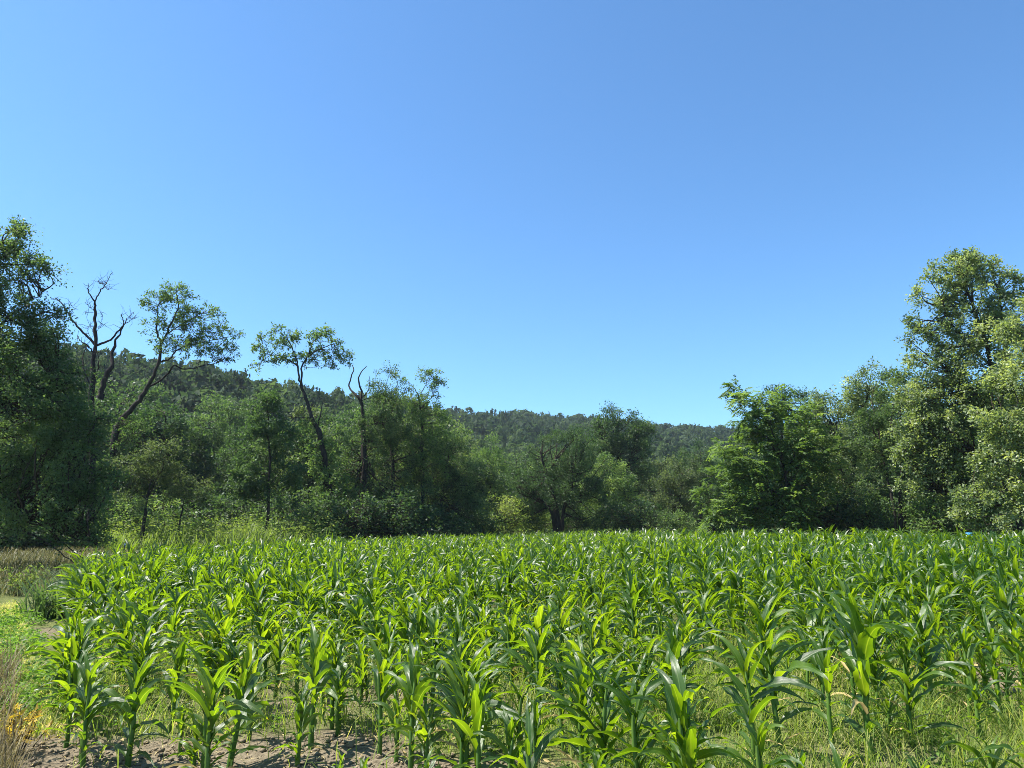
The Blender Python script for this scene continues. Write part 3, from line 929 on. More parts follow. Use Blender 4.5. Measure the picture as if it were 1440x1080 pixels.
KW = {'tall_mid': 'tall green tree', 'tall_dark': 'tall dark tree', 'round_mid': 'round green tree', 'round_olive': 'dull olive tree', 'column_dark': 'narrow dark tree', 'round_light': 'pale green tree', 'tall_pale': 'tall dull green tree',
      'bush_mid': 'green bush', 'bush_yellow': 'yellow green shrub', 'bush_dark': 'dark bush', 'bush_light': 'pale green bush'}
FILL = [
    # key, px, distance, top pixel row, squash, where
    ('tall_dark', 118, 56, 545, 1.1, 'behind the foot of the dead tree'), ('tall_dark', 172, 60, 545, 1.0, 'between the dead tree and the leaning tree'),
    ('tall_dark', 235, 58, 560, 1.15, 'under the airy crown of the leaning tree'), ('tall_mid', 288, 62, 585, 1.1, 'right of the leaning trunk, below the hill'),
    ('column_dark', 325, 66, 572, 1.1, 'behind the young maple, to its left'), ('tall_dark', 345, 58, 610, 1.1, 'close behind the left side of the young maple'),
    ('tall_mid', 410, 60, 600, 1.0, 'behind the young maple, to its right'), ('round_mid', 440, 56, 600, 1.1, 'behind the slender bare trunk of the forked tree'),
    ('tall_dark', 478, 62, 585, 1.1, 'between the forked tree and the bare crooked tips'), ('tall_dark', 530, 66, 555, 1.0, 'behind the half dead tree'),
    ('round_mid', 660, 70, 640, 1.1, 'behind the broad bushy tree, to its right'), ('round_olive', 585, 66, 600, 1.1, 'behind the thin loosely leaved tree'),
    ('round_mid', 725, 92, 640, 1.2, 'behind the pale round topped tree'), ('round_olive', 640, 95, 615, 1.2, 'far behind the broad bushy tree'),
    ('tall_dark', 770, 100, 625, 1.2, 'far behind the multi stemmed tree'), ('round_mid', 805, 95, 640, 1.2, 'between the multi stemmed tree and the broad crowned tree'),
    ('round_olive', 925, 98, 650, 1.1, 'right of the broad crowned tree, farther back'), ('round_mid', 1000, 100, 640, 1.2, 'far behind the bright compound leaved tree'),
    ('tall_pale', 1150, 60, 575, 1.0, 'right of the dark dense treetop'), ('tall_mid', 1235, 64, 545, 1.1, 'behind the silvery tree'),
    ('round_mid', 1300, 58, 600, 1.2, 'behind the tallest tree, to its left'), ('tall_dark', 1340, 66, 530, 1.1, 'behind the tallest tree'), ('tall_mid', 1410, 60, 520, 1.2, 'behind the tree cut by the right edge'),
    ('round_olive', 1180, 54, 650, 1.1, 'low behind the silvery tree'), ('tall_mid', -60, 45, 470, 1.2, 'behind the large dark tree at the left edge'), ('tall_dark', 60, 50, 520, 1.1, 'behind the large dark tree, to its right'),
    ('column_dark', 205, 72, 540, 1.1, 'high behind the leaning tree, below the hill'), ('tall_dark', 265, 70, 572, 1.1, 'high behind the gap right of the leaning tree'),
    ('column_dark', 300, 78, 560, 1.2, 'far back under the ridge, left of the young maple'), ('column_dark', 352, 74, 566, 1.1, 'far back straight above the young maple'),
    ('tall_dark', 395, 68, 585, 1.1, 'far back between the young maple and the forked tree'), ('column_dark', 455, 72, 580, 1.0, 'far back right behind the forked tree crown'),
    ('tall_pale', 440, 58, 575, 1.0, 'beside the forked tree trunk, grey leaved'), ('column_dark', 500, 74, 575, 1.1, 'far back behind the bare crooked tips'),
    ('tall_pale', 575, 60, 560, 1.0, 'between the bushy grey tree and the thin loose tree'), ('round_mid', 610, 72, 590, 1.1, 'behind the thin loosely leaved tree, to its right'),
    ('column_dark', 150, 66, 540, 1.1, 'behind the two stems of the dead tree'), ('tall_pale', 100, 52, 540, 1.0, 'between the large dark tree and the dead tree'),
    ('bush_dark', 12, 40, 700, 1.4, 'low behind the large dark tree, at the left edge'), ('bush_mid', 62, 42, 705, 1.3, 'low behind the right side of the large dark tree'),
    ('bush_dark', 150, 44, 690, 1.2, 'at the foot of the leaning tree'), ('bush_dark', 300, 52, 690, 1.3, 'behind the pale weeds of the meadow'), ('bush_mid', 345, 50, 700, 1.2, 'left of the young maple stem'),
    ('bush_light', 225, 50, 700, 1.3, 'behind the thick dark leaning trunk'), ('bush_mid', 425, 49, 690, 1.2, 'right of the young maple stem'), ('bush_mid', 455, 46, 705, 1.1, 'left of the forked tree trunk'),
    ('bush_dark', 495, 46, 695, 1.1, 'in front of the half dead tree'), ('bush_dark', 545, 48, 690, 1.2, 'in the deep shade left of the broad bushy tree'), ('bush_mid', 580, 50, 705, 1.2, 'in front of the thin loosely leaved tree'),
    ('bush_yellow', 703, 60, 700, 1.1, 'at the far end, right of the broad bushy tree'), ('bush_yellow', 728, 64, 706, 1.0, 'beside the multi stemmed tree'), ('bush_dark', 680, 58, 715, 1.0, 'left of the yellow shrub'),
    ('bush_dark', 885, 64, 700, 1.2, 'below the broad crowned tree'), ('bush_mid', 915, 62, 715, 1.1, 'below the dull grey green tree'), ('bush_light', 955, 62, 722, 1.0, 'in front of the dull grey green tree'),
    ('bush_dark', 1150, 46, 690, 1.2, 'between the bright tree and the silvery tree'), ('bush_mid', 1220, 46, 700, 1.2, 'between the silvery tree and the three trunks'), ('bush_light', 1310, 42, 700, 1.2, 'under the left boughs of the tallest tree'),
    ('bush_mid', 1375, 41, 712, 1.2, 'left of the tallest tree trunk'), ('bush_light', 768, 66, 722, 1.0, 'left of the splayed trunks'), ('bush_mid', 810, 64, 718, 1.0, 'right of the splayed trunks'),
    ('bush_dark', 620, 52, 715, 1.3, 'under the skirts of the broad bushy tree'), ('bush_light', 185, 42, 705, 1.0, 'left of the thick dark leaning trunk'),
]
for key, px, d, ty, sq, where in FILL:
    cat = 'bush' if key.startswith('bush') else 'tree'
    grp = ('bushes' if cat == 'bush' else 'trees') + ' filling the wood edge'
    nm = {'bush': 'bush', 'tall': 'tall_tree', 'round': 'round_tree', 'column': 'column_tree'}[key.split('_')[0]]
    place(key, nm, KW[key] + ' ' + where, cat, grp, px, d, ty, sq)


# ---------------------------------------------------------------- corn
def corn_leaf_geo(r, cls, seg=13, cross=4):
    """one blade of unit length, growing from the origin along +X and up"""
    if cls == 'top': a0, bend, p = r.uniform(6, 26), r.uniform(25, 140), r.uniform(1.5, 2.5)
    elif cls == 'mid': a0, bend, p = r.uniform(20, 44), r.uniform(62, 138), r.uniform(1.2, 2.1)
    else: a0, bend, p = r.uniform(40, 60), r.uniform(60, 110), r.uniform(1.0, 1.6)
    W = r.uniform(.105, .16) * (1.0 if cls != 'low' else .85)
    t = np.linspace(0, 1, seg)
    th = np.radians(a0 + bend * t ** p)
    dl = 1 / (seg - 1)
    x = np.concatenate([[0], np.cumsum(np.sin(th[:-1]) * dl)])
    z = np.concatenate([[0], np.cumsum(np.cos(th[:-1]) * dl)])
    y = r.uniform(-.12, .12) * t ** 2
    spine = np.stack([x, y, z], 1)
    tang = np.stack([np.sin(th), 0 * th, np.cos(th)], 1)
    nor = np.stack([-np.cos(th), 0 * th, np.sin(th)], 1)
    lat = np.tile(np.array((0., 1., 0.)), (seg, 1))
    tw = np.radians(r.uniform(-115, 115)) * t ** 1.4
    lat2 = lat * np.cos(tw)[:, None] + nor * np.sin(tw)[:, None]
    nor2 = nor * np.cos(tw)[:, None] - lat * np.sin(tw)[:, None]
    w = W * 1.08 * (.52 + .48 * np.minimum(1, t / .28)) * np.maximum(.015, 1 - t ** 2.1) ** 1.15
    fold = np.radians(np.interp(t, [0, .25, 1], [58, 24, 12]))
    k1, ph1, ph2 = r.uniform(2.2, 4.2), r.uniform(0, 6.28), r.uniform(0, 6.28)
    amp = r.uniform(.012, .034) * np.minimum(1, t * 4) * (1 - t * .5)
    V, UV = [], []
    for s in np.linspace(-1, 1, cross + 1):
        wave = amp * np.sin(6.283 * k1 * t + (ph1 if s < 0 else ph2)) * abs(s) ** 1.5
        P = spine + lat2 * (s * w / 2 * np.cos(fold))[:, None] + nor2 * (abs(s) * w / 2 * np.sin(fold) + wave)[:, None]
        V.append(P); UV.append(np.stack([t, np.full(seg, (s + 1) / 2)], 1))
    V = np.stack(V, 1).reshape(-1, 3); UV = np.stack(UV, 1).reshape(-1, 2)
    m = cross + 1
    i = np.arange(seg - 1)[:, None] * m; j = np.arange(cross)[None, :]
    q = np.stack([i + j, i + j + 1, i + m + j + 1, i + m + j], -1).reshape(-1, 4)
    return V, q, UV


def stalk_geo(r, sides=7, n=10):
    h = np.linspace(0, 1, n)
    pts = np.stack([.02 * np.sin(h * 3 + r.uniform(0, 6)) * h, .02 * np.cos(h * 2 + r.uniform(0, 6)) * h, h], 1)
    rad = (.0165 - .006 * h) * (1 + .12 * (np.arange(n) % 2))
    rad[-1] = .006
    return tube(pts, rad, sides)


CLS = ('low', 'mid', 'top')
LEAF = {c: [] for c in CLS}
DRY = []
rl = np.random.default_rng(99)
for c in CLS:
    for k in range(14):
        v, q, uv = corn_leaf_geo(rl, c)
        LEAF[c].append(make_mesh('leaf', v, q, mat=M['corn'], tint=np.full(len(v), {'low': .38, 'mid': .5, 'top': .62}[c]), uv=uv, smooth=True))
for k in range(5):
    v, q, uv = corn_leaf_geo(rl, 'low')
    DRY.append(make_mesh('dry_leaf', v, q, mat=M['dryleaf'], tint=rl.uniform(.2, .8, len(v)), uv=uv, smooth=True))
STALK = []
for k in range(8):
    v, q = stalk_geo(rl)
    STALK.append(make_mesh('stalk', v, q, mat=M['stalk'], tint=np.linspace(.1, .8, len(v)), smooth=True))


def leaf_plan(r, h, bushy=0.0):
    """height, azimuth, length, class of every leaf of a plant h high"""
    n = int(round(10.5 + 3.0 * min(1.2, h))) + int(r.integers(-1, 3)) + int(8 * bushy)
    hs = h * r.uniform(.62, .74)
    plane = r.uniform(0, 6.28)
    out = []
    for i in range(n):
        f = i / (n - 1)
        z = hs * ((.14 - .09 * bushy) + (.86 + .09 * bushy) * f ** (.8 + .15 * bushy))
        az = plane + math.pi * i + r.normal(0, .42)
        if f < .28: c, L = 'low', h * r.uniform(.26, .40) * (1 + .25 * bushy)
        elif f < .66: c, L = 'mid', h * r.uniform(.42, .64)
        else: c, L = 'top', h * r.uniform(.34, .56) * (1 - .25 * max(0, f - .85) / .15)
        out.append((z, az, L, c))
    return hs, out


def corn_template(r, seg, cross, sides):
    """whole plant of height 1 joined, for the far rows"""
    hs, plan = leaf_plan(r, 1.05)
    g = Geo()
    if sides:
        v, q = stalk_geo(r, sides, 4)
        g.add(v * np.array((1, 1, hs)), q, tint=.1, uv=np.full((len(v), 2), .3))
    for z, az, L, c in plan:
        if c == 'low' and r.random() < .5: continue
        v, q, uv = corn_leaf_geo(r, c, seg, cross)
        v = v * L
        ca, sa = math.cos(az), math.sin(az)
        v = np.stack([v[:, 0] * ca - v[:, 1] * sa, v[:, 0] * sa + v[:, 1] * ca, v[:, 2] + z], 1)
        g.add(v, q, tint=np.full(len(v), r.normal(0, .14)), uv=uv)
    return np.concatenate(g.v), np.concatenate(g.q), np.concatenate(g.c), np.concatenate(g.u)


GAPS = [(1.75, 6.1, .7), (2.25, 7.4, .6), (2.55, 4.75, .42), (3.2, 5.0, .45), (1.9, 4.9, .35), (2.2, 5.5, .3), (2.9, 9.6, .45), (0.2, 11.5, .6), (5.7, 8.8, .75), (3.5, 5.4, .4), (4.6, 6.1, .4), (-1.1, 5.0, .35), (.9, 8.6, .35), (-2.3, 5.4, .22)]
rp = np.random.default_rng(5)
plants = []                                     # x, y, row, s
n_rows = 110
for k in range(n_rows):
    nval = ROW0 + k * ROW_STEP
    s = -60.0 + rp.uniform(0, .2)
    while s < 90:
        s += rp.uniform(.16, .36)
        if rp.random() < .14: s += rp.uniform(.1, .5)
        off = rp.normal(0, .045)
        x, y = ROW_NRM * (nval + off) + ROW_DIR * s
        if y < 4.0 or y > 62 or abs(x) > y * .80 + 2.0: continue
        if y < near_edge(x) or not in_field(x, y): continue
        if any((x - a) ** 2 + (y - b) ** 2 < c * c for a, b, c in GAPS): continue
        if y < 9 and rp.random() < .2: continue
        plants.append((x, y, k, s))
        if rp.random() < .24:                       # two stalks from one spot
            a = rp.uniform(0, 6.28)
            plants.append((x + .07 * math.cos(a), y + .07 * math.sin(a), k, s + .01))
# plants placed one by one where the photo shows them at the near edge
HAND = [(180, 1076, .90, 'bushy corn plant standing alone at the near left corner on bare soil'), (322, 1078, .95, 'bushy corn plant second from the left along the bare soil'),
        (656, 1085, 1.0, 'corn plant with wide arching leaves at the bottom, left of centre'), (1226, 1072, 1.30, 'tallest broad leaved corn plant in the right foreground'),
        (1100, 1066, 1.12, 'stout corn plant just left of the tallest broad leaved one'), (437, 1052, 1.02, 'upright corn plant at the right end of the bare soil strip')]
HAND_LOW = [(600, 4.35, .50), (735, 4.45, .52), (830, 4.4, .60), (948, 4.5, .60), (1035, 4.3, .42), (1180, 4.45, .50), (1290, 4.4, .52), (1390, 4.5, .62), (515, 4.9, .34), (478, 5.1, .30)]
hand = [(*ground_at(px, py), h, lab) for px, py, h, lab in HAND]
plants = [p for p in plants if all((p[0] - q[0]) ** 2 + (p[1] - q[1]) ** 2 > .075 for q in hand)]
P = np.array([(p[0], p[1]) for p in plants])
ppx, _ = project(P[:, 0], P[:, 1], np.zeros(len(P)))
_, pty = project(P[:, 0], P[:, 1], np.full(len(P), 1.1))
inview = (ppx > -60) & (ppx < 1500) & (pty < 1080)
order = np.argsort(np.hypot(P[:, 0], P[:, 1]) + np.where(inview, 0, 1e4))
hero = set(order[:282].tolist())
hero = {i for i in hero if inview[i]}

ORD = ['first', 'second', 'third', 'fourth', 'fifth', 'sixth', 'seventh', 'eighth', 'ninth', 'tenth', 'eleventh', 'twelfth', 'thirteenth', 'fourteenth', 'fifteenth', 'sixteenth', 'seventeenth', 'eighteenth', 'nineteenth', 'twentieth']


def ordn(i):
    if i < 20: return ORD[i]
    tens = ['twenty', 'thirty', 'forty', 'fifty', 'sixty'][min(4, (i + 1) // 10 - 2)]
    o = (i + 1) % 10
    return (tens + '-' + ORD[o - 1]) if o else {'twenty': 'twentieth', 'thirty': 'thirtieth', 'forty': 'fortieth', 'fifty': 'fiftieth', 'sixty': 'sixtieth'}[tens]


def build_corn(x, y, h, label, r, wide=1.0, bushy=0.0):
    root = link('corn_plant', None, loc=(x, y, ground_z(x, y) - .01), rot=(r.normal(0, .035), r.normal(0, .035), 0))
    root.empty_display_size = .05
    tag(root, label, 'corn plant', 'corn plants in the near part of the field')
    hs, plan = leaf_plan(r, h, bushy)
    link('stalk', STALK[int(r.integers(8))], root, scale=(wide * (.78 + .35 * h), wide * (.78 + .35 * h), hs))
    dry = 0
    for z, az, L, c in plan:
        if c == 'low' and dry < 2 and r.random() < .22:
            me = DRY[int(r.integers(5))]; dry += 1
        else:
            me = LEAF[c][int(r.integers(14))]
        o = link('leaf', me, root, (0, 0, z), (0, r.normal(0, .06), az), (L, L * wide * r.uniform(.9, 1.2) * (.6 if me.name.startswith('dry') else 1), L))
        if me.name.startswith('dry'): o['label'] = 'withered straw coloured lower leaf'
    return root


rc = np.random.default_rng(17)
by_row = {}
for i in hero: by_row.setdefault(plants[i][2], []).append(i)
rows_seen = sorted(by_row)
for ri, k in enumerate(rows_seen):
    ids = sorted(by_row[k], key=lambda i: plants[i][1])
    for j, i in enumerate(ids):
        x, y = plants[i][0], plants[i][1]
        h = corn_height(x, y) * rc.uniform(.72, 1.2)
        if rc.random() < .14: h *= rc.uniform(.5, .75)
        look = 'short' if h < .78 else 'tall' if h > 1.2 else 'green'
        lab = f'{look} corn plant, {ordn(j)} from the near end of the {ordn(ri)} row from the left'
        build_corn(x, y, h, lab, rc, 1.0, rc.choice([0, .3, .9]) if x > -1.5 else rc.choice([.4, 1.0]))
for x, y, h, lab in hand: build_corn(x, y, h, lab, rc, 1.15, 1.0 if 'bushy' in lab else .2)
for j, (px, d, h) in enumerate(HAND_LOW):
    x = at(px, 1060, d)[0]
    lab = ['low corn plant cut by the bottom edge, left of centre', 'low corn plant cut by the bottom edge under the arching leaves', 'low yellow green corn plant at the bottom, just right of centre', 'low corn plant with broad silvery leaf tips at the bottom',
           'low corn plant with one arched leaf in the weeds at the bottom', 'low corn plant at the bottom, left of the tallest stalk', 'low corn plant at the bottom, right of the tallest stalk', 'low corn plant near the bottom right corner',
           'small corn seedling at the right end of bare soil', 'smallest corn seedling on the bare soil strip'][j]
    build_corn(x, d, h, lab, rc, 1.25)

# the rest of the field
rest = [i for i in range(len(plants)) if i not in hero]
rx = P[rest]
rr_ = np.hypot(rx[:, 0], rx[:, 1])
rt = np.random.default_rng(31)
T1 = [corn_template(rt, 8, 2, 4) for _ in range(14)]
T2 = [corn_template(rt, 5, 1, 3) for _ in range(14)]
hh = np.array([corn_height(a, b) for a, b in rx]) * rt.uniform(.74, 1.22, len(rx))
keep = rt.random(len(rx)) < np.where(rr_ < 30, 1.0, .72)
pick = rt.integers(0, 14, len(rx)) + np.where(rr_ < 21, 0, 14)
wide = hh * np.where(rr_ < 30, 1.0, 1.15)
sel = np.where(keep)[0]
pts3 = np.column_stack([rx, np.zeros(len(rx))])
v, q, ti, uv = scatter_templates(pts3[sel], rt.uniform(0, 6.28, len(sel)), np.column_stack([wide, hh])[sel], rt.normal(.55, .10, len(sel)), T1 + T2, pick[sel])
tag(link('corn_rows', make_mesh('corn_rows', v, q, mat=M['corn'], tint=ti, uv=uv, smooth=True)), kind='stuff',
    label='dense rows of green corn filling the middle and far field', cat='corn')
print('corn', len(hero), len(sel), len(q))


# ---------------------------------------------------------------- grass, weeds, soil
def blades(r, xy, h, lean, width, z0=None, curl=.5):
    n = len(xy)
    a = r.uniform(0, 6.28, n)
    d = np.stack([np.cos(a), np.sin(a), np.zeros(n)], 1)
    s = np.stack([-np.sin(a), np.cos(a), np.zeros(n)], 1)
    b = np.column_stack([xy, np.zeros(n) if z0 is None else z0])
    up = np.array((0, 0, 1.0))
    ln = (lean * r.uniform(.3, 1.4, n))[:, None]
    h = h[:, None]; w = np.broadcast_to(width, (n,))[:, None]
    m1 = b + up * h * .55 + d * h * ln * .35
    m2 = b + up * h * .9 + d * h * ln * .85
    t = b + up * h * (1 - curl * ln * .35) + d * h * ln * 1.35
    v = np.stack([b - s * w * .5, b + s * w * .5, m1 + s * w * .42, m1 - s * w * .42, m2 + s * w * .28, m2 - s * w * .28, t], 1).reshape(-1, 3)
    o = np.arange(n)[:, None] * 7
    q = np.concatenate([o + np.array([[0, 1, 2, 3]]), o + np.array([[3, 2, 4, 5]])], 0)
    tr = o + np.array([[5, 4, 6]])
    return v, q, tr


def scatter_ground(r, n, x0, x1, y0, y1, test):
    out = []
    while len(out) < n:
        k = n * 3
        y = y0 + (y1 - y0) * r.random(k) ** 1.3
        x = r.uniform(x0, x1, k)
        for a, b in zip(x, y):
            if test(a, b, r): out.append((a, b))
            if len(out) >= n: break
    return np.array(out)


def clumpy(x, y, sc, seed):
    return mnoise.noise(Vector((x * sc, y * sc, seed)))


def in_frame(x, y): return y > 4.2 and abs(x) < y * .72 + .3


rg = np.random.default_rng(61)
# grass and weeds between the corn rows
def t_corn(x, y, r):
    if not in_frame(x, y) or not in_field(x, y): return False
    g = grass_amount(x, y)
    return r.random() < max(0.02, (g - .18)) * (.55 + clumpy(x, y, 2.3, 7))
xy = scatter_ground(rg, 54000, -10, 11, 4.2, 15, t_corn)
hz = rg.uniform(.07, .30, len(xy)) * (1 + .8 * np.array([clumpy(a, b, 1.6, 2) for a, b in xy]))
v, q, t = blades(rg, xy, hz, .9, rg.uniform(.004, .009, len(xy)))
g = Geo(); g.add(v, q, t, tint=np.repeat(np.clip(rg.beta(2.2, 2.4, len(xy)), 0, 1), 7))
tag(link('grass', g.mesh('grass', M['grass'])), kind='stuff', label='yellowish wild grass growing between the corn stalks', cat='grass')

# mown grassy lane left of the corn
def lane_n(x, y): return ROW_NRM[0] * x + ROW_NRM[1] * y
def t_lane(x, y, r):
    n = lane_n(x, y)
    return in_frame(x, y) and y > 6.6 + .6 * clumpy(x, y, 1.2, 3) and n < .75 and r.random() < .6 + clumpy(x, y, 1.8, 5)
xy = scatter_ground(rg, 15000, -11, -3, 6.0, 17, t_lane)
v, q, t = blades(rg, xy, rg.uniform(.04, .13, len(xy)), .8, rg.uniform(.005, .010, len(xy)))
g = Geo(); g.add(v, q, t, tint=np.repeat(np.clip(rg.beta(2.6, 2.2, len(xy)) + .22, 0, 1), 7))
tag(link('lane_grass', g.mesh('lane_grass', M['grass'])), kind='stuff', label='short pale grass on the lane left of the corn', cat='grass')

# leafy weeds along the corn edge and among the rows
def leaf_weeds(name, label, xy, hmin, hmax, leaf, per, mat, r):
    g = Geo()
    n = len(xy)
    h = r.uniform(hmin, hmax, n)
    i = np.repeat(np.arange(n), per)
    f = r.random(len(i))
    c = np.column_stack([xy[i], h[i] * f]) + r.normal(0, 1, (len(i), 3)) * np.array((.05, .05, .01)) * (h[i] / .3)[:, None]
    a = r.uniform(0, 6.28, len(i))
    d = np.stack([np.cos(a), np.sin(a), r.normal(.25, .4, len(i))], 1)
    v, q = leaf_quads(c, d, leaf * r.uniform(.6, 1.3, len(i)), .42, r)
    g.add(v, q, tint=np.repeat(np.clip(r.normal(.5, .2, n)[i] + r.normal(0, .1, len(i)), 0, 1), 4))
    return tag(link(name, g.mesh(name, M[mat])), kind='stuff', label=label, cat='weeds')


def t_edge(x, y, r):
    n = lane_n(x, y)
    return in_frame(x, y) and y > 6.9 and -.05 < n - .35 * clumpy(x, y, .9, 8) < .85 and r.random() < .5 + clumpy(x, y, 2.0, 15)
xy = scatter_ground(rg, 700, -9.5, -2.5, 6.5, 15, t_edge)
leaf_weeds('weeds', 'lush green weeds along the left edge of the corn', xy, .07, .25, .06, 16, 'weed', rg)
def t_in(x, y, r): return t_corn(x, y, r) and r.random() < .6 and clumpy(x, y, 1.1, 33) > -.05
xy = scatter_ground(rg, 800, -8, 9, 4.3, 12, t_in)
leaf_weeds('low_weeds', 'low leafy weeds in the gaps between corn stalks', xy, .05, .22, .05, 12, 'weed', rg)

# dry grass at the far left
def t_dry1(x, y, r):
    px, py = project(x, y, 0)
    return in_frame(x, y) and px < 19 + 20 * clumpy(x, y, 2, 3) and py > 880
xy = scatter_ground(rg, 2600, -6, -2.8, 4.6, 9.5, t_dry1)
v, q, t = blades(rg, xy, rg.uniform(.15, .52, len(xy)), .55, rg.uniform(.004, .008, len(xy)))
g = Geo(); g.add(v, q, t, tint=np.repeat(rg.beta(2, 2.6, len(xy)), 7))
tag(link('dry_grass', g.mesh('dry_grass', M['straw'])), kind='stuff', label='brown dry grass at the lower left edge', cat='grass')

def t_dry2(x, y, r):
    if y < 13 or in_field(x, y) or abs(x) > y * .75 + 1: return False
    return lane_n(x, y) < .2 or y > far_limit(x) - .5
def t_meadow(x, y, r):
    return t_dry2(x, y, r) and x < 2 and r.random() < .75 + .5 * clumpy(x, y, .25, 4)
xy = scatter_ground(rg, 26000, -34, 2, 13, 50, t_meadow)
hz = rg.uniform(.16, .58, len(xy)) * np.clip(.35 + .03 * xy[:, 1], .6, 1.25)
v, q, t = blades(rg, xy, hz, .75, .007 + .0006 * xy[:, 1])
g = Geo(); g.add(v, q, t, tint=np.repeat(np.clip(rg.beta(2, 2.2, len(xy)) + .3 * np.array([clumpy(a, b, .3, 9) for a, b in xy]), 0, 1), 7))
tag(link('meadow_grass', g.mesh('meadow_grass', M['drygrass'])), kind='stuff', label='tall brownish meadow grass between the corn and the trees', cat='grass')

# pale tall weeds in the meadow, before the left tree line
def t_gold(x, y, r):
    px, _ = project(x, y, 0)
    return 150 < px < 480 and y > far_limit(x) + 4 and r.random() < .5 + clumpy(x, y, .3, 22)
xy = scatter_ground(rg, 7000, -30, -6, 36, 50, t_gold)
hz = rg.uniform(.6, 1.8, len(xy)) * np.array([.85 + .5 * clumpy(a, b, .35, 6) for a, b in xy])
v, q, t = blades(rg, xy, hz, .45, .045)
g = Geo(); g.add(v, q, t, tint=np.repeat(np.clip(rg.normal(.22, .2, len(xy)), 0, 1), 7))
tag(link('tall_grass', g.mesh('tall_grass', M['yellow'])), kind='stuff', label='tall pale yellow green grass in front of the left tree line', cat='grass')
xy = scatter_ground(rg, 1000, -28, -6, 38, 50, t_gold)
leaf_weeds('tall_weeds', 'tall leafy weeds in front of the left tree line', xy, .8, 2.3, .17, 30, 'yellow', rg)
def t_rim(x, y, r):
    return y > far_limit(x) and y < far_limit(x) + 4 and x > -4 and r.random() < .5 + clumpy(x, y, .4, 2)
xy = scatter_ground(rg, 700, -4, 30, 34, 66, t_rim)
leaf_weeds('rim_weeds', 'rough weeds along the far rim of the corn field', xy, .7, 1.5, .2, 22, 'mid', rg)

# clumps of coarse dark grass at the left edge of the corn
for j, (px, py, h, lab) in enumerate([(78, 868, .85, 'coarse dark green grass clump at the left edge of the corn'), (108, 850, .95, 'coarse dark grass clump just behind the leftmost one'), (150, 838, 1.0, 'rightmost coarse dark grass clump against the meadow')]):
    x, y = ground_at(px, py)
    r = np.random.default_rng(200 + j)
    root = tag(link('grass_clump', None, loc=(x, y, 0)), lab, 'grass clump', 'coarse grass clumps by the lane')
    xy = r.normal(0, .20, (300, 2))
    v, q, t = blades(r, xy, r.uniform(.3, 1.0, 300) * h, 1.1, r.uniform(.018, .032, 300))
    g = Geo(); g.add(v, q, t, tint=np.repeat(r.uniform(.2, .8, 300), 7))
    tag(link('leaves', g.mesh('leaves', M['mid']), root), kind='stuff')

# yellow green tuft in the dry grass
def tuft(px, py, h, mat, label, name, seed, n=150, spread=.3):
    x, y = ground_at(px, py)
    r = np.random.default_rng(seed)
    root = tag(link(name, None, loc=(x, y, 0)), label, 'weed')
    st = Geo()
    lf = Geo()
    for k in range(int(n / 12)):
        a = r.uniform(0, 6.28); e = np.array((math.cos(a) * spread * r.random(), math.sin(a) * spread * r.random(), h * r.uniform(.6, 1)))
        b = np.array((e[0] * .35, e[1] * .35, 0))
        ln = smooth_line([b, (b + e) / 2 + r.normal(0, .02, 3), e], 6)
        v, q = tube(ln, np.linspace(.006, .002, 6), 4); st.add(v, q)
        f = r.uniform(.35, 1, 12)
        c = b + (e - b) * f[:, None]
        v, q = leaf_quads(c, r.normal(0, 1, (12, 3)) + np.array((0, 0, .3)), r.uniform(.04, .085, 12) * (h / .4) ** .5, .38, r)
        lf.add(v, q, tint=np.repeat(r.uniform(0, 1, 12), 4))
    link('stem', st.mesh('stem', M['twig']), root)
    tag(link('leaves', lf.mesh('leaves', M[mat]), root), kind='stuff')


tuft(14, 1066, .34, 'amber', 'yellowed leafy weed in the dry grass at the lower left corner', 'yellowed_weed', 301, 200, .28)
tuft(34, 1052, .26, 'amber', 'smaller yellowed weed beside the bare soil', 'yellowed_weed', 302, 130, .2)
tuft(28, 838, .75, 'yellow', 'yellow green tuft in the dry grass under the dark tree', 'tuft_weed', 303, 420, .6)

# clods of soil
rs_ = np.random.default_rng(71)
g = Geo()
base = np.array([(1, 0, 0), (-1, 0, 0), (0, 1, 0), (0, -1, 0), (0, 0, 1), (0, 0, -1)], float)
tri = np.array([(0, 2, 4), (2, 1, 4), (1, 3, 4), (3, 0, 4), (2, 0, 5), (1, 2, 5), (3, 1, 5), (0, 3, 5)])
def t_soil(x, y, r): return in_frame(x, y) and grass_amount(x, y) < .35
xy = scatter_ground(rs_, 6000, -4.2, 6.5, 4.3, 10, t_soil)
for a, b in xy:
    s = .005 + .028 * rs_.random() ** 5
    vv = base * s * rs_.uniform(.6, 1.3, (6, 3)) * np.array((1.1, 1.1, .7))
    an = rs_.uniform(0, 3.14)
    vv = np.stack([vv[:, 0] * math.cos(an) - vv[:, 1] * math.sin(an), vv[:, 0] * math.sin(an) + vv[:, 1] * math.cos(an), vv[:, 2]], 1)
    g.add(vv + np.array((a, b, ground_z(a, b) + s * .25)), t=tri)
tag(link('soil_clods', g.mesh('soil_clods', M['clod'], True)), kind='stuff', label='crumbs and clods of dry brown soil', cat='soil')

# straw bits and dead leaf scraps on the soil
xy = scatter_ground(rs_, 1500, -4.2, 6.5, 4.3, 10, t_soil)
n = len(xy)
a = rs_.uniform(0, 6.28, n)
v, q = leaf_quads(np.column_stack([xy, np.full(n, .022) + np.array([ground_z(p_[0], p_[1]) for p_ in xy])]), np.stack([np.cos(a), np.sin(a), rs_.normal(0, .15, n)], 1), rs_.uniform(.015, .075, n), .16, rs_, 3.0)
g = Geo(); g.add(v, q, tint=np.repeat(rs_.uniform(.2, 1, n), 4))
tag(link('plant_litter', g.mesh('plant_litter', M['dryleaf'])), kind='stuff', label='dry straw bits scattered on the bare soil', cat='litter')

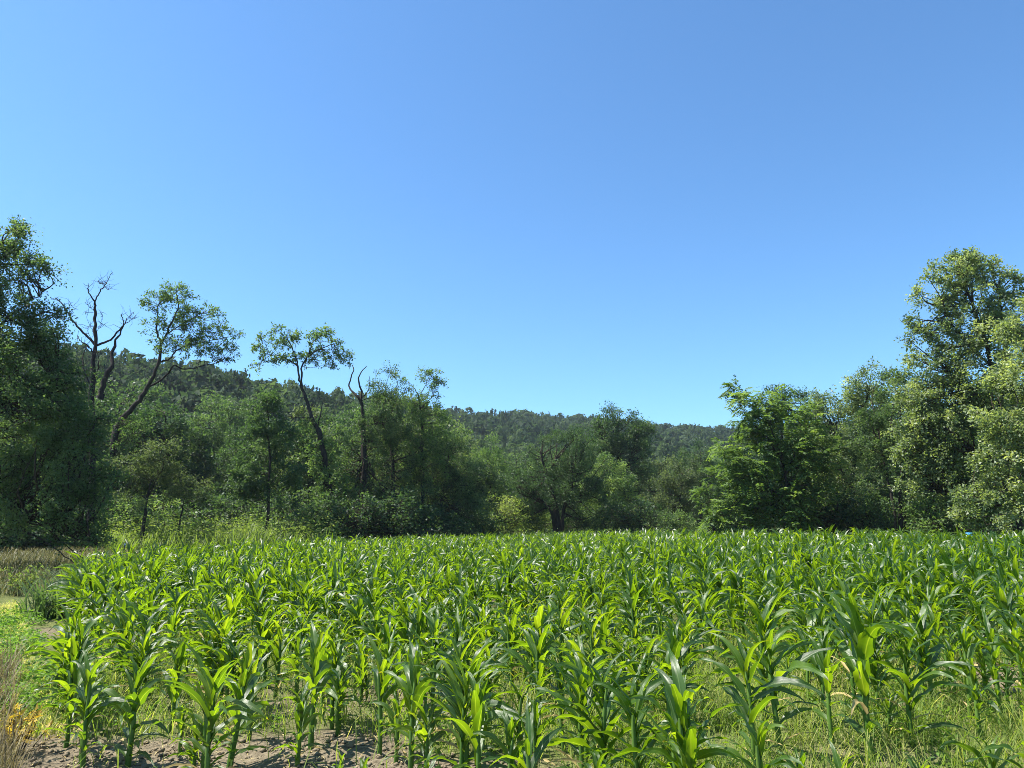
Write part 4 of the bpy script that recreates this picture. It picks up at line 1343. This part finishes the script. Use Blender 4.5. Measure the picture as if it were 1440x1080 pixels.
# stake at the left edge of the corn
p = at(175, 764, 27)
root = tag(link('stake', None, loc=(p[0], p[1], 0)), 'thin dark stake with pale top at the left edge of the corn', 'stake')
g = Geo(); v, q = tube([(0, 0, -.1), (.01, 0, .5), (.015, 0, p[2] - .06)], [.03, .028, .027], 6); g.add(v, q)
link('post', g.mesh('post', M['post']), root)
g = Geo(); v, q = tube([(.015, 0, p[2] - .07), (.016, 0, p[2] - .02), (.016, 0, p[2])], [.034, .034, .004], 6); g.add(v, q)
link('cap', g.mesh('cap', M['white']), root)

# scrap of blue sheeting behind the corn on the right
p0 = at(1362, 750, 35.5)
r = np.random.default_rng(81)
n = 14
U, W = np.meshgrid(np.linspace(-1, 1, n), np.linspace(-1, 1, n))
Zs = p0[2] * np.clip(1.15 - .75 * np.abs(U) ** 2.2 - .75 * np.abs(W) ** 2.2, 0.0, 1) + .05 * np.sin(U * 9 + W * 4) * (1 - U * U)
v = np.stack([U * .42, W * .4, np.maximum(Zs, .01)], -1).reshape(-1, 3)
idx = np.arange(n * n).reshape(n, n)
q = np.stack([idx[:-1, :-1], idx[:-1, 1:], idx[1:, 1:], idx[1:, :-1]], -1).reshape(-1, 4)
tag(link('blue_tarp', make_mesh('blue_tarp', v, q, mat=M['tarp'], smooth=True), loc=(p0[0], p0[1], 0)), 'bright blue covered heap half hidden behind corn at the right', 'tarp')
print('objects', len(bpy.data.objects))

# thin summer haze over the whole valley
hb = bpy.data.meshes.new('haze')
x0, x1, y0, y1, z0, z1 = -1600, 1600, -1000, 2000, -1.6, 100.0
hb.from_pydata([(x, y, z) for z in (z0, z1) for y in (y0, y1) for x in (x0, x1)], [],
               [(0, 2, 3, 1), (4, 5, 7, 6), (0, 1, 5, 4), (2, 6, 7, 3), (0, 4, 6, 2), (1, 3, 7, 5)])
hm, hnt, hout = new_mat('haze')
pv = N(hnt, 'ShaderNodeVolumePrincipled')
pv.inputs['Color'].default_value = (0.78, 0.88, 1.0, 1)
pv.inputs['Density'].default_value = HAZE
pv.inputs['Anisotropy'].default_value = 0.3
hnt.links.new(pv.outputs[0], hout.inputs['Volume'])
hb.materials.append(hm)
tag(link('haze', hb), kind='stuff', label='thin bluish summer haze in the air', cat='haze')
